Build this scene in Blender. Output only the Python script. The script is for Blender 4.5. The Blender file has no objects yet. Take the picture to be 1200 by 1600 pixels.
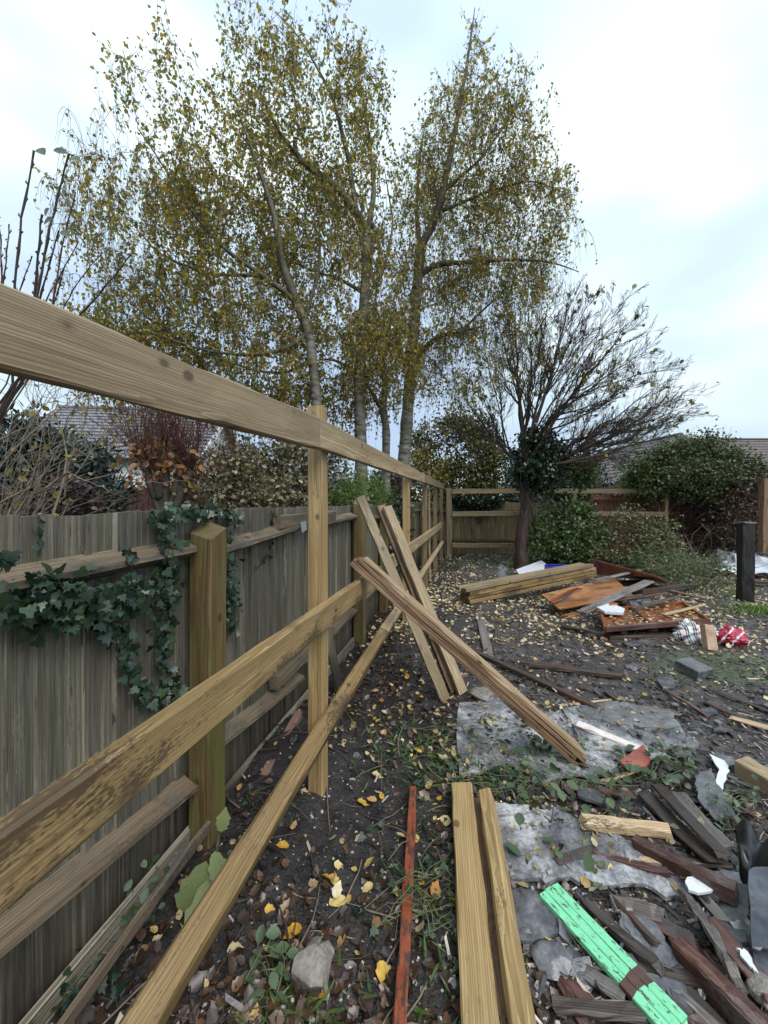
import bpy, bmesh, math, random
import numpy as np
from mathutils import Vector, Matrix

scene = bpy.context.scene
COL = scene.collection
random.seed(7)
RNG = np.random.default_rng(11)

# ------------------------------------------------------------------ camera
CAM_H = 1.5
cam_data = bpy.data.cameras.new("camera")
cam_data.sensor_fit = 'VERTICAL'
cam_data.sensor_height = 36.0
cam_data.lens = 13.5                      # ultra-wide phone lens
cam_data.shift_y = -15 / 1600.0
cam_data.clip_start = 0.02
cam_data.clip_end = 2000
cam = bpy.data.objects.new("camera", cam_data)
cam.location = (0, 0, CAM_H)
cam.rotation_euler = (math.radians(90), 0, 0)
COL.objects.link(cam)
scene.camera = cam

# ------------------------------------------------------------------ sky
SUN_EL, SUN_AZ = math.radians(50), math.radians(145)
world = bpy.data.worlds.new("World")
scene.world = world
world.use_nodes = True
wt = world.node_tree
for n in list(wt.nodes):
    wt.nodes.remove(n)
def wn(t, **k):
    n = wt.nodes.new(t)
    for a, b in k.items():
        setattr(n, a, b)
    return n
sky = wn('ShaderNodeTexSky', sky_type='NISHITA', sun_disc=False, sun_elevation=SUN_EL, sun_rotation=SUN_AZ)
tc = wn('ShaderNodeTexCoord')
mp = wn('ShaderNodeMapping'); mp.inputs['Scale'].default_value = (1.0, 1.0, 2.2); mp.inputs['Location'].default_value = (7.7, 3.3, 2.9)
wt.links.new(tc.outputs['Generated'], mp.inputs['Vector'])
nz = wn('ShaderNodeTexNoise'); nz.inputs['Scale'].default_value = 1.5; nz.inputs['Detail'].default_value = 3.2; nz.inputs['Roughness'].default_value = .5
wt.links.new(mp.outputs[0], nz.inputs['Vector'])
rp = wn('ShaderNodeValToRGB')               # overcast: cool grey-blue rifts between near-white cloud
e = rp.color_ramp.elements
e[0].position = .40; e[0].color = (4.5, 5.7, 7.5, 1)
e[1].position = .70; e[1].color = (9.8, 10.5, 10.6, 1)
m_ = rp.color_ramp.elements.new(.54); m_.color = (6.4, 7.8, 8.5, 1)
wt.links.new(nz.outputs['Fac'], rp.inputs['Fac'])
# overcast sky is brighter overhead than at the horizon
sep = wn('ShaderNodeSeparateXYZ'); wt.links.new(tc.outputs['Generated'], sep.inputs[0])
mr = wn('ShaderNodeMapRange'); mr.inputs['From Min'].default_value = 0.0; mr.inputs['From Max'].default_value = .9
mr.inputs['To Min'].default_value = .46; mr.inputs['To Max'].default_value = .88
wt.links.new(sep.outputs['Z'], mr.inputs['Value'])
sc_ = wn('ShaderNodeVectorMath', operation='SCALE')
wt.links.new(rp.outputs['Color'], sc_.inputs[0]); wt.links.new(mr.outputs[0], sc_.inputs['Scale'])
mx = wn('ShaderNodeMix', data_type='RGBA'); mx.inputs['Factor'].default_value = .86
wt.links.new(sky.outputs[0], mx.inputs[6]); wt.links.new(sc_.outputs[0], mx.inputs[7])
bg = wn('ShaderNodeBackground'); bg.inputs['Strength'].default_value = .1
wt.links.new(mx.outputs[2], bg.inputs['Color'])
wo = wn('ShaderNodeOutputWorld'); wt.links.new(bg.outputs[0], wo.inputs['Surface'])

# ------------------------------------------------------------------ sun (overcast: weak and very soft)
sun_d = bpy.data.lights.new("sun", 'SUN')
sun_d.energy = 1.5
sun_d.angle = math.radians(40)
sun_d.color = (1.0, .97, .92)
sun = bpy.data.objects.new("sun", sun_d)
sun.rotation_euler = (math.radians(90) - SUN_EL, 0, math.radians(180) - SUN_AZ)
COL.objects.link(sun)

scene.view_settings.view_transform = 'Standard'
scene.view_settings.look = 'None'
scene.view_settings.gamma = 1
scene.view_settings.use_curve_mapping = False
scene.view_settings.exposure = 1.12
scene.render.engine = 'CYCLES'
scene.cycles.max_bounces = 6
scene.cycles.diffuse_bounces = 3
scene.cycles.glossy_bounces = 2
scene.cycles.transmission_bounces = 3
scene.cycles.transparent_max_bounces = 4
scene.cycles.use_denoising = True

# ================================================================== helpers: geometry in the place
F = 600.0
def P(px, py, Y):
    return Vector(((px - 600) / F * Y, Y, CAM_H - (py - 785) / F * Y))

_T = np.random.default_rng(5).random((256, 256))
def vn(x, y):
    x = np.asarray(x, float); y = np.asarray(y, float)
    xi = np.floor(x).astype(int); yi = np.floor(y).astype(int)
    fx = x - xi; fy = y - yi
    fx = fx * fx * (3 - 2 * fx); fy = fy * fy * (3 - 2 * fy)
    a = _T[xi % 256, yi % 256]; b = _T[(xi + 1) % 256, yi % 256]
    c = _T[xi % 256, (yi + 1) % 256]; d = _T[(xi + 1) % 256, (yi + 1) % 256]
    return (a * (1 - fx) + b * fx) * (1 - fy) + (c * (1 - fx) + d * fx) * fy
def bump2(x, y, cx, cy, rx, ry, h):
    return h * np.exp(-(((x - cx) / rx) ** 2 + ((y - cy) / ry) ** 2))
def gh(x, y):
    x = np.asarray(x, float); y = np.asarray(y, float)
    r = np.hypot(x, y)
    k = np.clip(1.6 - r / 9.0, 0.0, 1.0)
    h = .05 * (vn(x * .7 + 9, y * .7) - .5) * np.clip(r / 3, .3, 1.5)
    h = h + k * (.030 * (vn(x * 4, y * 4 + 3) - .5) + .022 * (vn(x * 11 + 7, y * 11) - .5) + .012 * (vn(x * 27, y * 27 + 5) - .5))
    h = h + bump2(x, y, -.55, 2.35, .32, .7, .10) + bump2(x, y, .1, 3.9, .3, .9, .09) + bump2(x, y, .75, 5.0, .35, .5, .14)
    h = h + bump2(x, y, 1.5, 5.4, .3, .4, .05)
    far = np.clip((np.abs(x) + np.abs(y) - 60) / 300, 0, 1)
    return h * (1 - far)
def g1(x, y):
    return float(gh(x, y))
def G(px, py, h=0.0):
    Y = (CAM_H - h) * F / (py - 785.0)
    X = (px - 600) / F * Y
    z = g1(X, Y)
    for _ in range(3):                      # meet the uneven ground
        Y = (CAM_H - h - z) * F / (py - 785.0)
        X = (px - 600) / F * Y
        z = g1(X, Y)
    return Vector((X, Y, z + h))

SL = .225                                   # the side fences run along (0.225, 1)
FD = Vector((SL, 1, 0)).normalized()
FN = Vector((1, -SL, 0)).normalized()
def on_line(a, Y, z=0.0):
    return Vector((a + SL * Y, Y, z))
A_FACE, A_POST, A_OLD = -.70, -.787, -1.25
def line_px(a, px):
    return -a / (SL - (px - 600) / F)

# ================================================================== helpers: objects
def wm(o):
    return o.matrix_basis.copy() if o.parent is None else wm(o.parent) @ o.matrix_basis
def put(name, me, mats, parent=None, mat4=None):
    o = bpy.data.objects.new(name, me)
    COL.objects.link(o)
    if mats is not None and len(me.materials) == 0:
        for m in (mats if isinstance(mats, (list, tuple)) else [mats]):
            me.materials.append(m)
    W = mat4 if mat4 is not None else Matrix.Identity(4)
    if parent is not None:
        o.parent = parent
        o.matrix_basis = wm(parent).inverted() @ W
    else:
        o.matrix_basis = W
    return o
def tag(o, label, cat, group=None, kind=None):
    o['label'] = label
    o['category'] = cat
    if group: o['group'] = group
    o['kind'] = kind or 'thing'
    return o
def thing(name, label, cat, loc=(0, 0, 0), group=None, rotz=0):
    o = bpy.data.objects.new(name, None)
    o.empty_display_size = .1
    COL.objects.link(o)
    o.matrix_basis = Matrix.Translation(loc) @ Matrix.Rotation(rotz, 4, 'Z')
    return tag(o, label, cat, group)

def mesh_arrays(name, V, faces, rnd=None, smooth=False, mi=None):
    """V (n,3); faces: list of int arrays (m,k)"""
    me = bpy.data.meshes.new(name)
    V = np.ascontiguousarray(V, dtype=np.float32)
    me.vertices.add(len(V)); me.vertices.foreach_set('co', V.ravel())
    faces = [np.asarray(f, dtype=np.int32) for f in faces if len(f)]
    idx = np.concatenate([f.ravel() for f in faces])
    tot = np.concatenate([np.full(len(f), f.shape[1], dtype=np.int32) for f in faces])
    start = np.concatenate([[0], np.cumsum(tot)[:-1]]).astype(np.int32)
    me.loops.add(len(idx)); me.loops.foreach_set('vertex_index', idx)
    me.polygons.add(len(tot)); me.polygons.foreach_set('loop_start', start)
    try: me.polygons.foreach_set('loop_total', tot)
    except Exception: pass
    me.polygons.foreach_set('use_smooth', np.full(len(tot), bool(smooth)))
    if mi is not None: me.polygons.foreach_set('material_index', np.asarray(mi, dtype=np.int32))
    me.update(calc_edges=True)
    if rnd is not None:
        a = me.attributes.new('rnd', 'FLOAT', 'POINT')
        a.data.foreach_set('value', np.asarray(rnd, dtype=np.float32))
    return me

def nrm(a):
    return a / np.maximum(np.linalg.norm(a, axis=-1, keepdims=True), 1e-9)

# leaf templates: x across, y along the leaf, z out of it
T_BIRCH = (np.array([(0, 0, 0), (.34, .28, .07), (.26, .62, .05), (0, 1, -.06), (-.26, .62, .05), (-.34, .28, .07)], float),
           [np.array([(0, 1, 2, 3), (0, 3, 4, 5)])])
T_OVAL = (np.array([(0, 0, 0), (.24, .2, .06), (.36, .5, .09), (.22, .82, .05), (0, 1, -.04), (-.22, .82, .05), (-.36, .5, .09), (-.24, .2, .06), (0, .5, 0)], float),
          [np.array([(0, 1, 2, 8), (8, 2, 3, 4), (8, 4, 5, 6), (0, 8, 6, 7)])])
T_CURL = (np.array([(0, 0, .02), (.20, .10, .06), (.34, .30, .11), (.30, .45, .10), (.36, .58, .07), (.18, .80, .05), (.02, 1, .14),
                    (-.14, .78, .06), (-.30, .62, .13), (-.26, .48, .10), (-.36, .30, .15), (-.20, .10, .07), (0, .33, 0), (.01, .66, .01)], float),
          [np.array([(0, 1, 2, 12), (12, 2, 3, 13), (13, 3, 4, 5), (13, 7, 8, 9), (12, 13, 9, 10), (0, 12, 10, 11)]), np.array([(13, 5, 6), (13, 6, 7)])])
T_NEEDLE = (np.array([(0, 0, 0), (.07, .4, .03), (0, 1, 0), (-.07, .4, .03)], float), [np.array([(0, 1, 2, 3)])])
T_IVY = (np.array([(0, 0, 0), (.30, -.14, .02), (.56, .10, -.04), (.30, .34, .05), (.34, .62, -.02), (.14, .62, .04), (0, 1, -.08),
                   (-.14, .62, .04), (-.34, .62, -.02), (-.30, .34, .05), (-.56, .10, -.04), (-.30, -.14, .02), (0, .4, .0)], float),
         [np.array([(0, 1, 2, 3), (12, 3, 4, 5), (12, 7, 8, 9), (0, 9, 10, 11)]), np.array([(0, 3, 12), (12, 5, 6), (12, 6, 7), (0, 12, 9)])])

def leaf_arrays(pos, ax, no, size, tpl, rnd=None):
    V0, faces = tpl
    pos = np.asarray(pos, float); N = len(pos); k = len(V0)
    ax = nrm(np.asarray(ax, float)); no = np.asarray(no, float)
    sx = nrm(np.cross(ax, no)); no = np.cross(sx, ax)
    size = np.asarray(size, float).reshape(N, 1, 1)
    V = pos[:, None, :] + size * (V0[None, :, 0:1] * sx[:, None, :] + V0[None, :, 1:2] * ax[:, None, :] + V0[None, :, 2:3] * no[:, None, :])
    base = (np.arange(N) * k)[:, None, None]
    fs = [(f[None] + base).reshape(-1, f.shape[1]) for f in faces]
    r = RNG.random(N) if rnd is None else np.asarray(rnd)
    return V.reshape(-1, 3), fs, np.repeat(r, k)
def leaves(name, pos, ax, no, size, tpl, mats, parent=None, rnd=None, origin=None):
    V, fs, r = leaf_arrays(pos, ax, no, size, tpl, rnd)
    me = mesh_arrays(name, V, fs, r, smooth=True)
    o = put(name, me, mats, parent)
    return o

def tubes_mesh(name, paths, sides=5, smooth=True):
    groups = {}
    for pts, rad in paths:
        groups.setdefault(len(pts), []).append((pts, rad))
    VV, FF, off = [], [], 0
    ang = np.arange(sides) * 2 * math.pi / sides
    for n, lst in groups.items():
        Pn = np.array([p for p, _ in lst], float); Rn = np.array([r for _, r in lst], float)
        K = len(lst)
        t = np.gradient(Pn, axis=1); t = nrm(t)
        ref = np.where(np.abs(t[:, :1, 2:3]) > .9, np.array([1., 0, 0]), np.array([0, 0, 1.]))
        ref = np.repeat(ref, n, axis=1)
        u = nrm(np.cross(t, ref)); w = np.cross(t, u)
        ring = Pn[:, :, None, :] + Rn[:, :, None, None] * (np.cos(ang)[None, None, :, None] * u[:, :, None, :] + np.sin(ang)[None, None, :, None] * w[:, :, None, :])
        VV.append(ring.reshape(-1, 3))
        i = np.arange(n - 1)[:, None]; j = np.arange(sides)[None]; j2 = (j + 1) % sides
        q = np.stack([i * sides + j, i * sides + j2, (i + 1) * sides + j2, (i + 1) * sides + j], -1).reshape(-1, 4)
        FF.append((q[None] + (np.arange(K) * n * sides)[:, None, None] + off).reshape(-1, 4))
        off += K * n * sides
    return mesh_arrays(name, np.concatenate(VV), [np.concatenate(FF)], smooth=smooth)
def tubes(name, paths, mat, parent=None, sides=5):
    return put(name, tubes_mesh(name, paths, sides), mat, parent)

def curve(a, b, n=6, sag=None, wob=0.0):
    a = np.asarray(a, float); b = np.asarray(b, float)
    t = np.linspace(0, 1, n)[:, None]
    p = a * (1 - t) + b * t
    if sag is not None:
        p = p + np.asarray(sag, float) * (4 * t * (1 - t))
    if wob:
        d = RNG.normal(0, wob, p.shape); d[0] = 0; d[-1] = 0
        p = p + d
    return p
def poly(pts, step=.15):
    pts = np.asarray(pts, float); out = []
    for a, b in zip(pts[:-1], pts[1:]):
        n = max(2, int(np.linalg.norm(b - a) / step))
        for i in range(n):
            out.append(a + (b - a) * i / n)
    out.append(pts[-1]); out = np.array(out)
    for _ in range(2):
        o2 = out.copy(); o2[1:-1] = (out[:-2] + 2 * out[1:-1] + out[2:]) / 4; out = o2
    return out

def plank_mesh(L, w, t, seg=6, ch=.004, bow=.004, jit=.0015, ends=0.004):
    hw, ht = w / 2, t / 2
    ch = min(ch, hw * .6, ht * .6)
    prof = np.array([(-hw + ch, -ht), (hw - ch, -ht), (hw, -ht + ch), (hw, ht - ch), (hw - ch, ht), (-hw + ch, ht), (-hw, ht - ch), (-hw, -ht + ch)])
    k = 8
    xs = np.linspace(0, L, seg + 1)
    b1, b2 = random.uniform(-bow, bow), random.uniform(-bow, bow)
    V = []
    for i, x in enumerate(xs):
        u = i / seg
        s = 4 * u * (1 - u)
        pr = prof + np.random.default_rng(random.randrange(1 << 30)).normal(0, jit, prof.shape)
        for (y, z) in pr:
            dx = random.uniform(-ends, ends) if i in (0, seg) else 0
            V.append((x + dx, y + b1 * s, z + b2 * s))
    q = []
    for i in range(seg):
        for j in range(k):
            j2 = (j + 1) % k
            q.append((i * k + j, (i + 1) * k + j, (i + 1) * k + j2, i * k + j2))
    return mesh_arrays("plank", np.array(V), [np.array(q)[:, ::-1], np.array([list(range(k))[::-1]])[:, ::-1], np.array([[seg * k + j for j in range(k)]])[:, ::-1]])
def frame(A, B, up):
    A = Vector(A); B = Vector(B)
    x = (B - A).normalized()
    up = Vector(up)
    z = (up - x * up.dot(x)).normalized()
    y = z.cross(x)
    m = Matrix.Identity(4)
    for i in range(3):
        m[i][0] = x[i]; m[i][1] = y[i]; m[i][2] = z[i]; m[i][3] = A[i]
    return m
def plank(name, A, B, w, t, mat, parent=None, up=(0, 0, 1), **k):
    me = plank_mesh((Vector(B) - Vector(A)).length, w, t, **k)
    return put(name, me, mat, parent, frame(A, B, up))
def box_mesh(sx, sy, sz, ch=0.0, seg=1):
    bm = bmesh.new()
    bmesh.ops.create_cube(bm, size=1)
    bmesh.ops.scale(bm, vec=(sx, sy, sz), verts=bm.verts)
    if ch: bmesh.ops.bevel(bm, geom=bm.edges[:], offset=ch, segments=seg, affect='EDGES', profile=.5)
    me = bpy.data.meshes.new("block"); bm.to_mesh(me); bm.free()
    return me
def slab_mesh(pts, t, cuts=2, noise=.004, edge_jit=.01, edge_n=5, ragged=True, zfun=None):
    """closed thin slab from a 2D outline (world xy), following the ground"""
    pts = [Vector(p) for p in pts]
    out = []
    n = len(pts)
    for i in range(n):
        a, b = pts[i], pts[(i + 1) % n]
        for j in range(edge_n):
            u = j / edge_n
            p = a.lerp(b, u)
            if ragged and j: p = p + Vector((random.gauss(0, edge_jit), random.gauss(0, edge_jit), 0))
            out.append(p)
    bm = bmesh.new()
    vs = [bm.verts.new((p.x, p.y, p.z)) for p in out]
    f = bm.faces.new(vs)
    if f.normal.z < 0 or True:
        bm.normal_update()
        if f.normal.z < 0: f.normal_flip()
    bmesh.ops.triangulate(bm, faces=bm.faces[:], quad_method='BEAUTY', ngon_method='BEAUTY')
    for _ in range(cuts):
        bmesh.ops.subdivide_edges(bm, edges=[e for e in bm.edges if e.calc_length() > .05], cuts=1, use_grid_fill=True)
        bmesh.ops.triangulate(bm, faces=bm.faces[:])
    for v in bm.verts:
        v.co.z += noise * 2 * (float(vn(v.co.x * 9 + 31, v.co.y * 9)) - .5) + noise * 1.5 * (float(vn(v.co.x * 30, v.co.y * 30)) - .5)
        if zfun: v.co.z += zfun(v.co.x, v.co.y)
    top = bm.faces[:]
    r = bmesh.ops.extrude_face_region(bm, geom=top)
    nv = [g for g in r['geom'] if isinstance(g, bmesh.types.BMVert)]
    # the extruded copy becomes the upper skin
    for v in nv: v.co.z += t
    bmesh.ops.recalc_face_normals(bm, faces=bm.faces[:])
    me = bpy.data.meshes.new("slab"); bm.to_mesh(me); bm.free()
    return me

# ================================================================== helpers: materials
class NT:
    def __init__(s, name):
        s.m = bpy.data.materials.new(name); s.m.use_nodes = True
        s.t = s.m.node_tree; s.t.nodes.clear()
        s.out = s.t.nodes.new('ShaderNodeOutputMaterial')
    def __call__(s, typ, inp=None, **props):
        n = s.t.nodes.new(typ)
        for k, v in props.items(): setattr(n, k, v)
        for k, v in (inp or {}).items():
            sk = n.inputs[k]
            if isinstance(v, bpy.types.NodeSocket): s.t.links.new(v, sk)
            elif isinstance(v, bpy.types.Node): s.t.links.new(v.outputs[0], sk)
            else: sk.default_value = v
        return n
    def ramp(s, fac, stops, interp='LINEAR'):
        n = s.t.nodes.new('ShaderNodeValToRGB')
        r = n.color_ramp; r.interpolation = interp
        while len(r.elements) > 1: r.elements.remove(r.elements[-1])
        for i, (p, c) in enumerate(stops):
            el = r.elements[0] if i == 0 else r.elements.new(p)
            el.position = p
            c = (c, c, c) if isinstance(c, (int, float)) else c
            el.color = (*c[:3], 1)
        s.t.links.new(fac.outputs[0] if isinstance(fac, bpy.types.Node) else fac, n.inputs['Fac'])
        return n.outputs['Color']
    def mix(s, f, a, b, mode='MIX'):
        n = s.t.nodes.new('ShaderNodeMix'); n.data_type = 'RGBA'; n.blend_type = mode
        for i, v in ((0, f), (6, a), (7, b)):
            if isinstance(v, bpy.types.Node): v = v.outputs[0]
            if isinstance(v, bpy.types.NodeSocket): s.t.links.new(v, n.inputs[i])
            else:
                n.inputs[i].default_value = v if i == 0 else ((*v[:3], 1) if not isinstance(v, (int, float)) else (v, v, v, 1))
        return n.outputs[2]
    def math(s, op, a, b=0.0, c=None):
        n = s.t.nodes.new('ShaderNodeMath'); n.operation = op
        for i, v in enumerate((a, b) if c is None else (a, b, c)):
            if isinstance(v, bpy.types.Node): v = v.outputs[0]
            if isinstance(v, bpy.types.NodeSocket): s.t.links.new(v, n.inputs[i])
            else: n.inputs[i].default_value = v
        return n.outputs[0]
    def vec(s, coord='Object', scale=(1, 1, 1), rand=0.0):
        t = s.t.nodes.new('ShaderNodeTexCoord')
        v = t.outputs[coord]
        if rand:
            oi = s.t.nodes.new('ShaderNodeObjectInfo')
            r1 = s.math('MULTIPLY', oi.outputs['Random'], rand)
            r2 = s.math('FRACT', s.math('MULTIPLY', oi.outputs['Random'], 37.7))
            cb = s('ShaderNodeCombineXYZ', {0: r1, 1: s.math('MULTIPLY', r2, .11), 2: s.math('MULTIPLY', s.math('FRACT', s.math('MULTIPLY', r2, 91.3)), .09)})
            v = s('ShaderNodeVectorMath', {0: v, 1: cb}, operation='ADD').outputs[0]
        mp = s('ShaderNodeMapping', {'Vector': v, 'Scale': scale})
        return mp.outputs[0], v
    def noise(s, v, scale, detail=4, rough=.55, dist=0.0):
        return s('ShaderNodeTexNoise', {'Vector': v, 'Scale': scale, 'Detail': detail, 'Roughness': rough, 'Distortion': dist}).outputs[0]
    def done(s, color, rough=.6, bump=None, bs=.3, bd=.01, spec=.5, metal=0.0, transl=None):
        b = s('ShaderNodeBsdfPrincipled', {'Base Color': (*color, 1) if isinstance(color, tuple) else color, 'Roughness': rough, 'Metallic': metal, 'Specular IOR Level': spec})
        if bump is not None:
            bn = s('ShaderNodeBump', {'Height': bump, 'Strength': bs, 'Distance': bd})
            s.t.links.new(bn.outputs[0], b.inputs['Normal'])
        sh = b.outputs[0]
        if transl:
            tr = s('ShaderNodeBsdfTranslucent', {'Color': color})
            mxs = s('ShaderNodeMixShader', {0: transl, 1: sh, 2: tr.outputs[0]})
            sh = mxs.outputs[0]
        s.t.links.new(sh, s.out.inputs['Surface'])
        return s.m

def wood(name, dark, mid, light, rough=(.45, .7), ring=52, knots=True, moss=None, moss_amt=.5, stain=None, stain_amt=.5, bs=.35, grain=.6, big=1.0, foot=None):
    s = NT(name)
    vs, v = s.vec('Object', (.045, 1, 1), rand=7.0)
    w = s('ShaderNodeTexWave', {'Vector': vs, 'Scale': ring, 'Distortion': 9.0, 'Detail': 3.5, 'Detail Scale': .5, 'Detail Roughness': .6}, wave_type='RINGS', rings_direction='X', wave_profile='SAW').outputs['Fac']
    fv = s('ShaderNodeMapping', {'Vector': v, 'Scale': (3.0, 120, 120)}).outputs[0]
    fib = s.noise(fv, 1.0, 3, .65)
    fv2 = s('ShaderNodeMapping', {'Vector': v, 'Scale': (1.3, 22, 22)}).outputs[0]
    fib2 = s.noise(fv2, 1.0, 4, .6)
    lo = s.noise(s('ShaderNodeMapping', {'Vector': v, 'Scale': (1.2, 4, 4)}).outputs[0], 1.0, 3, .5)
    g = s.math('ADD', s.math('MULTIPLY', w, .30), s.math('MULTIPLY', fib, .50))
    g = s.math('ADD', g, s.math('MULTIPLY', fib2, .55))
    g = s.math('SUBTRACT', g, .175)
    col = s.ramp(g, [(.5 - .38 * grain - .1, dark), (.5, mid), (.5 + .38 * grain, light)])
    col = s.mix(s.ramp(lo, [(.3, 0.0), (.75, .55 * big)]), col, s.mix(1.0, col, tuple(c * 1.2 for c in (.75, .7, .62)), 'MULTIPLY'))
    h = s.math('ADD', s.math('MULTIPLY', w, .35), s.math('MULTIPLY', fib, 1.1))
    if knots:
        vo = s('ShaderNodeTexVoronoi', {'Vector': s('ShaderNodeMapping', {'Vector': v, 'Scale': (6.0, 8.5, 8.5)}).outputs[0], 'Scale': 1.0, 'Randomness': 1.0}).outputs['Distance']
        kf = s.ramp(vo, [(.075, 1.0), (.105, .9), (.125, .3), (.17, 0.0)])
        col = s.mix(s.math('MULTIPLY', kf, .8), col, tuple(c * .45 for c in dark))
    if stain:
        sn = s.noise(s('ShaderNodeMapping', {'Vector': v, 'Scale': (3.5, 9, 9)}).outputs[0], 1.0, 6, .7)
        # speckled mould and mud: fine flecks gathered in patches, streaked with the grain
        fl = s.noise(s('ShaderNodeMapping', {'Vector': v, 'Scale': (60, 170, 170)}).outputs[0], 1.0, 3, .6)
        pm = s.noise(s('ShaderNodeMapping', {'Vector': v, 'Scale': (2.2, 7, 7)}).outputs[0], 1.0, 3, .5)
        sp = s.math('ADD', s.math('MULTIPLY', fl, .45), s.math('MULTIPLY', pm, .75))
        col = s.mix(s.ramp(sp, [(.70 - .22 * stain_amt, 0.0), (.76 - .22 * stain_amt, .8)]), col, stain)
        col = s.mix(s.ramp(sn, [(.62 - .25 * stain_amt, 0.0), (.75 - .15 * stain_amt, .85)]), col, stain)
    if moss:
        mn = s.noise(s('ShaderNodeMapping', {'Vector': v, 'Scale': (1.6, 9, 9)}).outputs[0], 1.0, 6, .68)
        col = s.mix(s.ramp(mn, [(.62 - .3 * moss_amt, 0.0), (.85 - .3 * moss_amt, .8)]), col, moss)
    if foot:                                    # rain-splashed wet foot of an upright board
        tcn = s('ShaderNodeTexCoord'); sx_ = s('ShaderNodeSeparateXYZ', {0: tcn.outputs['Object']})
        hh = s.math('ADD', sx_.outputs[0], s.math('MULTIPLY', s.math('SUBTRACT', fib2, .5), .55))
        col = s.mix(s.ramp(hh, [(.12, .85), (.42, 0.0)]), col, foot)
    oi = s('ShaderNodeObjectInfo')
    col = s.mix(1.0, col, s.ramp(oi.outputs['Random'], [(0, .76), (.5, 1.0), (1, 1.16)]), 'MULTIPLY')
    rg = s.ramp(lo, [(.3, rough[0]), (.7, rough[1])])
    return s.done(col, rg, h, bs, .004)

def paint(name, color, under, amt=.4, color2=None, rough=.5, stretch=(3, 12, 12), grooves=False):
    s = NT(name)
    _, v = s.vec('Object', (1, 1, 1), rand=5.0)
    n1 = s.noise(s('ShaderNodeMapping', {'Vector': v, 'Scale': stretch}).outputs[0], 1.6, 8, .72)
    n2 = s.noise(v, 40, 4, .6)
    c = s.mix(s.ramp(n2, [(.35, 0.0), (.7, 1.0)]), color, color2 or tuple(x * .8 for x in color))
    c = s.mix(s.ramp(n1, [(.68 - .4 * amt, 0.0), (.74 - .4 * amt, 1.0)]), c, under)
    h = s.math('ADD', s.math('MULTIPLY', n1, .8), n2)
    return s.done(c, rough, h, .35, .003)

def rocky(name, cols, scale=6, rough=(.4, .8), bs=.5, bd=.01, fine=45, coord='Object', spec=.5, stretch=(1, 1, 1), rand=3.0):
    s = NT(name)
    vv, v = s.vec(coord, stretch, rand=rand if coord == 'Object' else 0)
    n1 = s.noise(vv, scale, 7, .62)
    n2 = s.noise(vv, fine, 5, .6)
    f = s.math('ADD', s.math('MULTIPLY', n1, .7), s.math('MULTIPLY', n2, .3))
    k = len(cols)
    c = s.ramp(f, [(.33 + .34 * i / (k - 1), col) for i, col in enumerate(cols)])
    r = s.ramp(n1, [(.35, rough[0]), (.65, rough[1])])
    return s.done(c, r, s.math('ADD', s.math('MULTIPLY', n1, 1.0), s.math('MULTIPLY', n2, .5)), bs, bd, spec)

def leafmat(name, stops, transl=.3, rough=.5, spec=.5):
    s = NT(name)
    a = s('ShaderNodeAttribute', attribute_name='rnd')
    k = len(stops)
    c = s.ramp(a.outputs['Fac'], [(i / max(1, k - 1), col) for i, col in enumerate(stops)])
    g = s('ShaderNodeNewGeometry')
    n = s.noise(g.outputs['Position'], 60, 3, .6)
    c = s.mix(1.0, c, s.ramp(n, [(.3, .72), (.7, 1.2)]), 'MULTIPLY')
    return s.done(c, rough, n, .25, .003, spec, transl=transl)
def leafmat_obj(name, stops, transl=.15, rough=.38, vein=None):
    s = NT(name)
    oi = s('ShaderNodeObjectInfo')
    k = len(stops)
    c = s.ramp(oi.outputs['Random'], [(i / max(1, k - 1), col) for i, col in enumerate(stops)])
    _, v = s.vec('Object')
    n = s.noise(v, 50, 3, .6)
    c = s.mix(1.0, c, s.ramp(n, [(.3, .7), (.7, 1.25)]), 'MULTIPLY')
    if vein:
        se = s('ShaderNodeSeparateXYZ', {0: v})
        ab = s.math('ABSOLUTE', se.outputs[0])
        c = s.mix(s.ramp(ab, [(.0, .6), (.0018, .5), (.0035, 0.0)]), c, vein)
    return s.done(c, rough, n, .3, .003, transl=transl)

# ================================================================== materials
W_NEW = wood("new_treated_timber", (.145, .088, .032), (.295, .20, .085), (.43, .315, .155), rough=(.5, .68), stain=(.075, .045, .022), stain_amt=.02)
W_NEWGREY = wood("new_timber_rain_greyed", (.115, .080, .042), (.235, .175, .098), (.36, .28, .172), rough=(.5, .7), grain=.5)
W_NEWDIRTY = wood("new_timber_muddy", (.105, .062, .022), (.225, .145, .056), (.34, .235, .105), rough=(.42, .66), stain=(.04, .026, .015), stain_amt=.27)
W_NEWDIRTY2 = wood('new_timber_smudged', (.145, .088, .032), (.295, .20, .085), (.43, .315, .155), rough=(.45, .66), stain=(.055, .034, .018), stain_amt=.27)
W_POSTOLD = wood("old_post_green", (.045, .027, .012), (.105, .066, .028), (.17, .125, .05), moss=(.11, .125, .035), moss_amt=.60, rough=(.45, .7))
W_BOARD = wood("weathered_fence_board", (.046, .040, .029), (.165, .147, .112), (.34, .305, .24), moss=(.070, .082, .040), moss_amt=.58, rough=(.6, .85), ring=30, grain=.42, bs=.9, stain=(.34, .32, .27), stain_amt=.16, foot=(.035, .022, .013))
W_RAILOLD = wood("old_fence_rail", (.05, .036, .022), (.15, .112, .072), (.25, .20, .14), rough=(.5, .75), ring=34, stain=(.055, .055, .05), stain_amt=.30, moss=(.07, .08, .03), moss_amt=.3)
W_BROWN = wood("brown_stained_rail", (.060, .032, .016), (.165, .096, .052), (.28, .18, .105), rough=(.4, .6), stain=(.045, .025, .015), stain_amt=.2)
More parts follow.
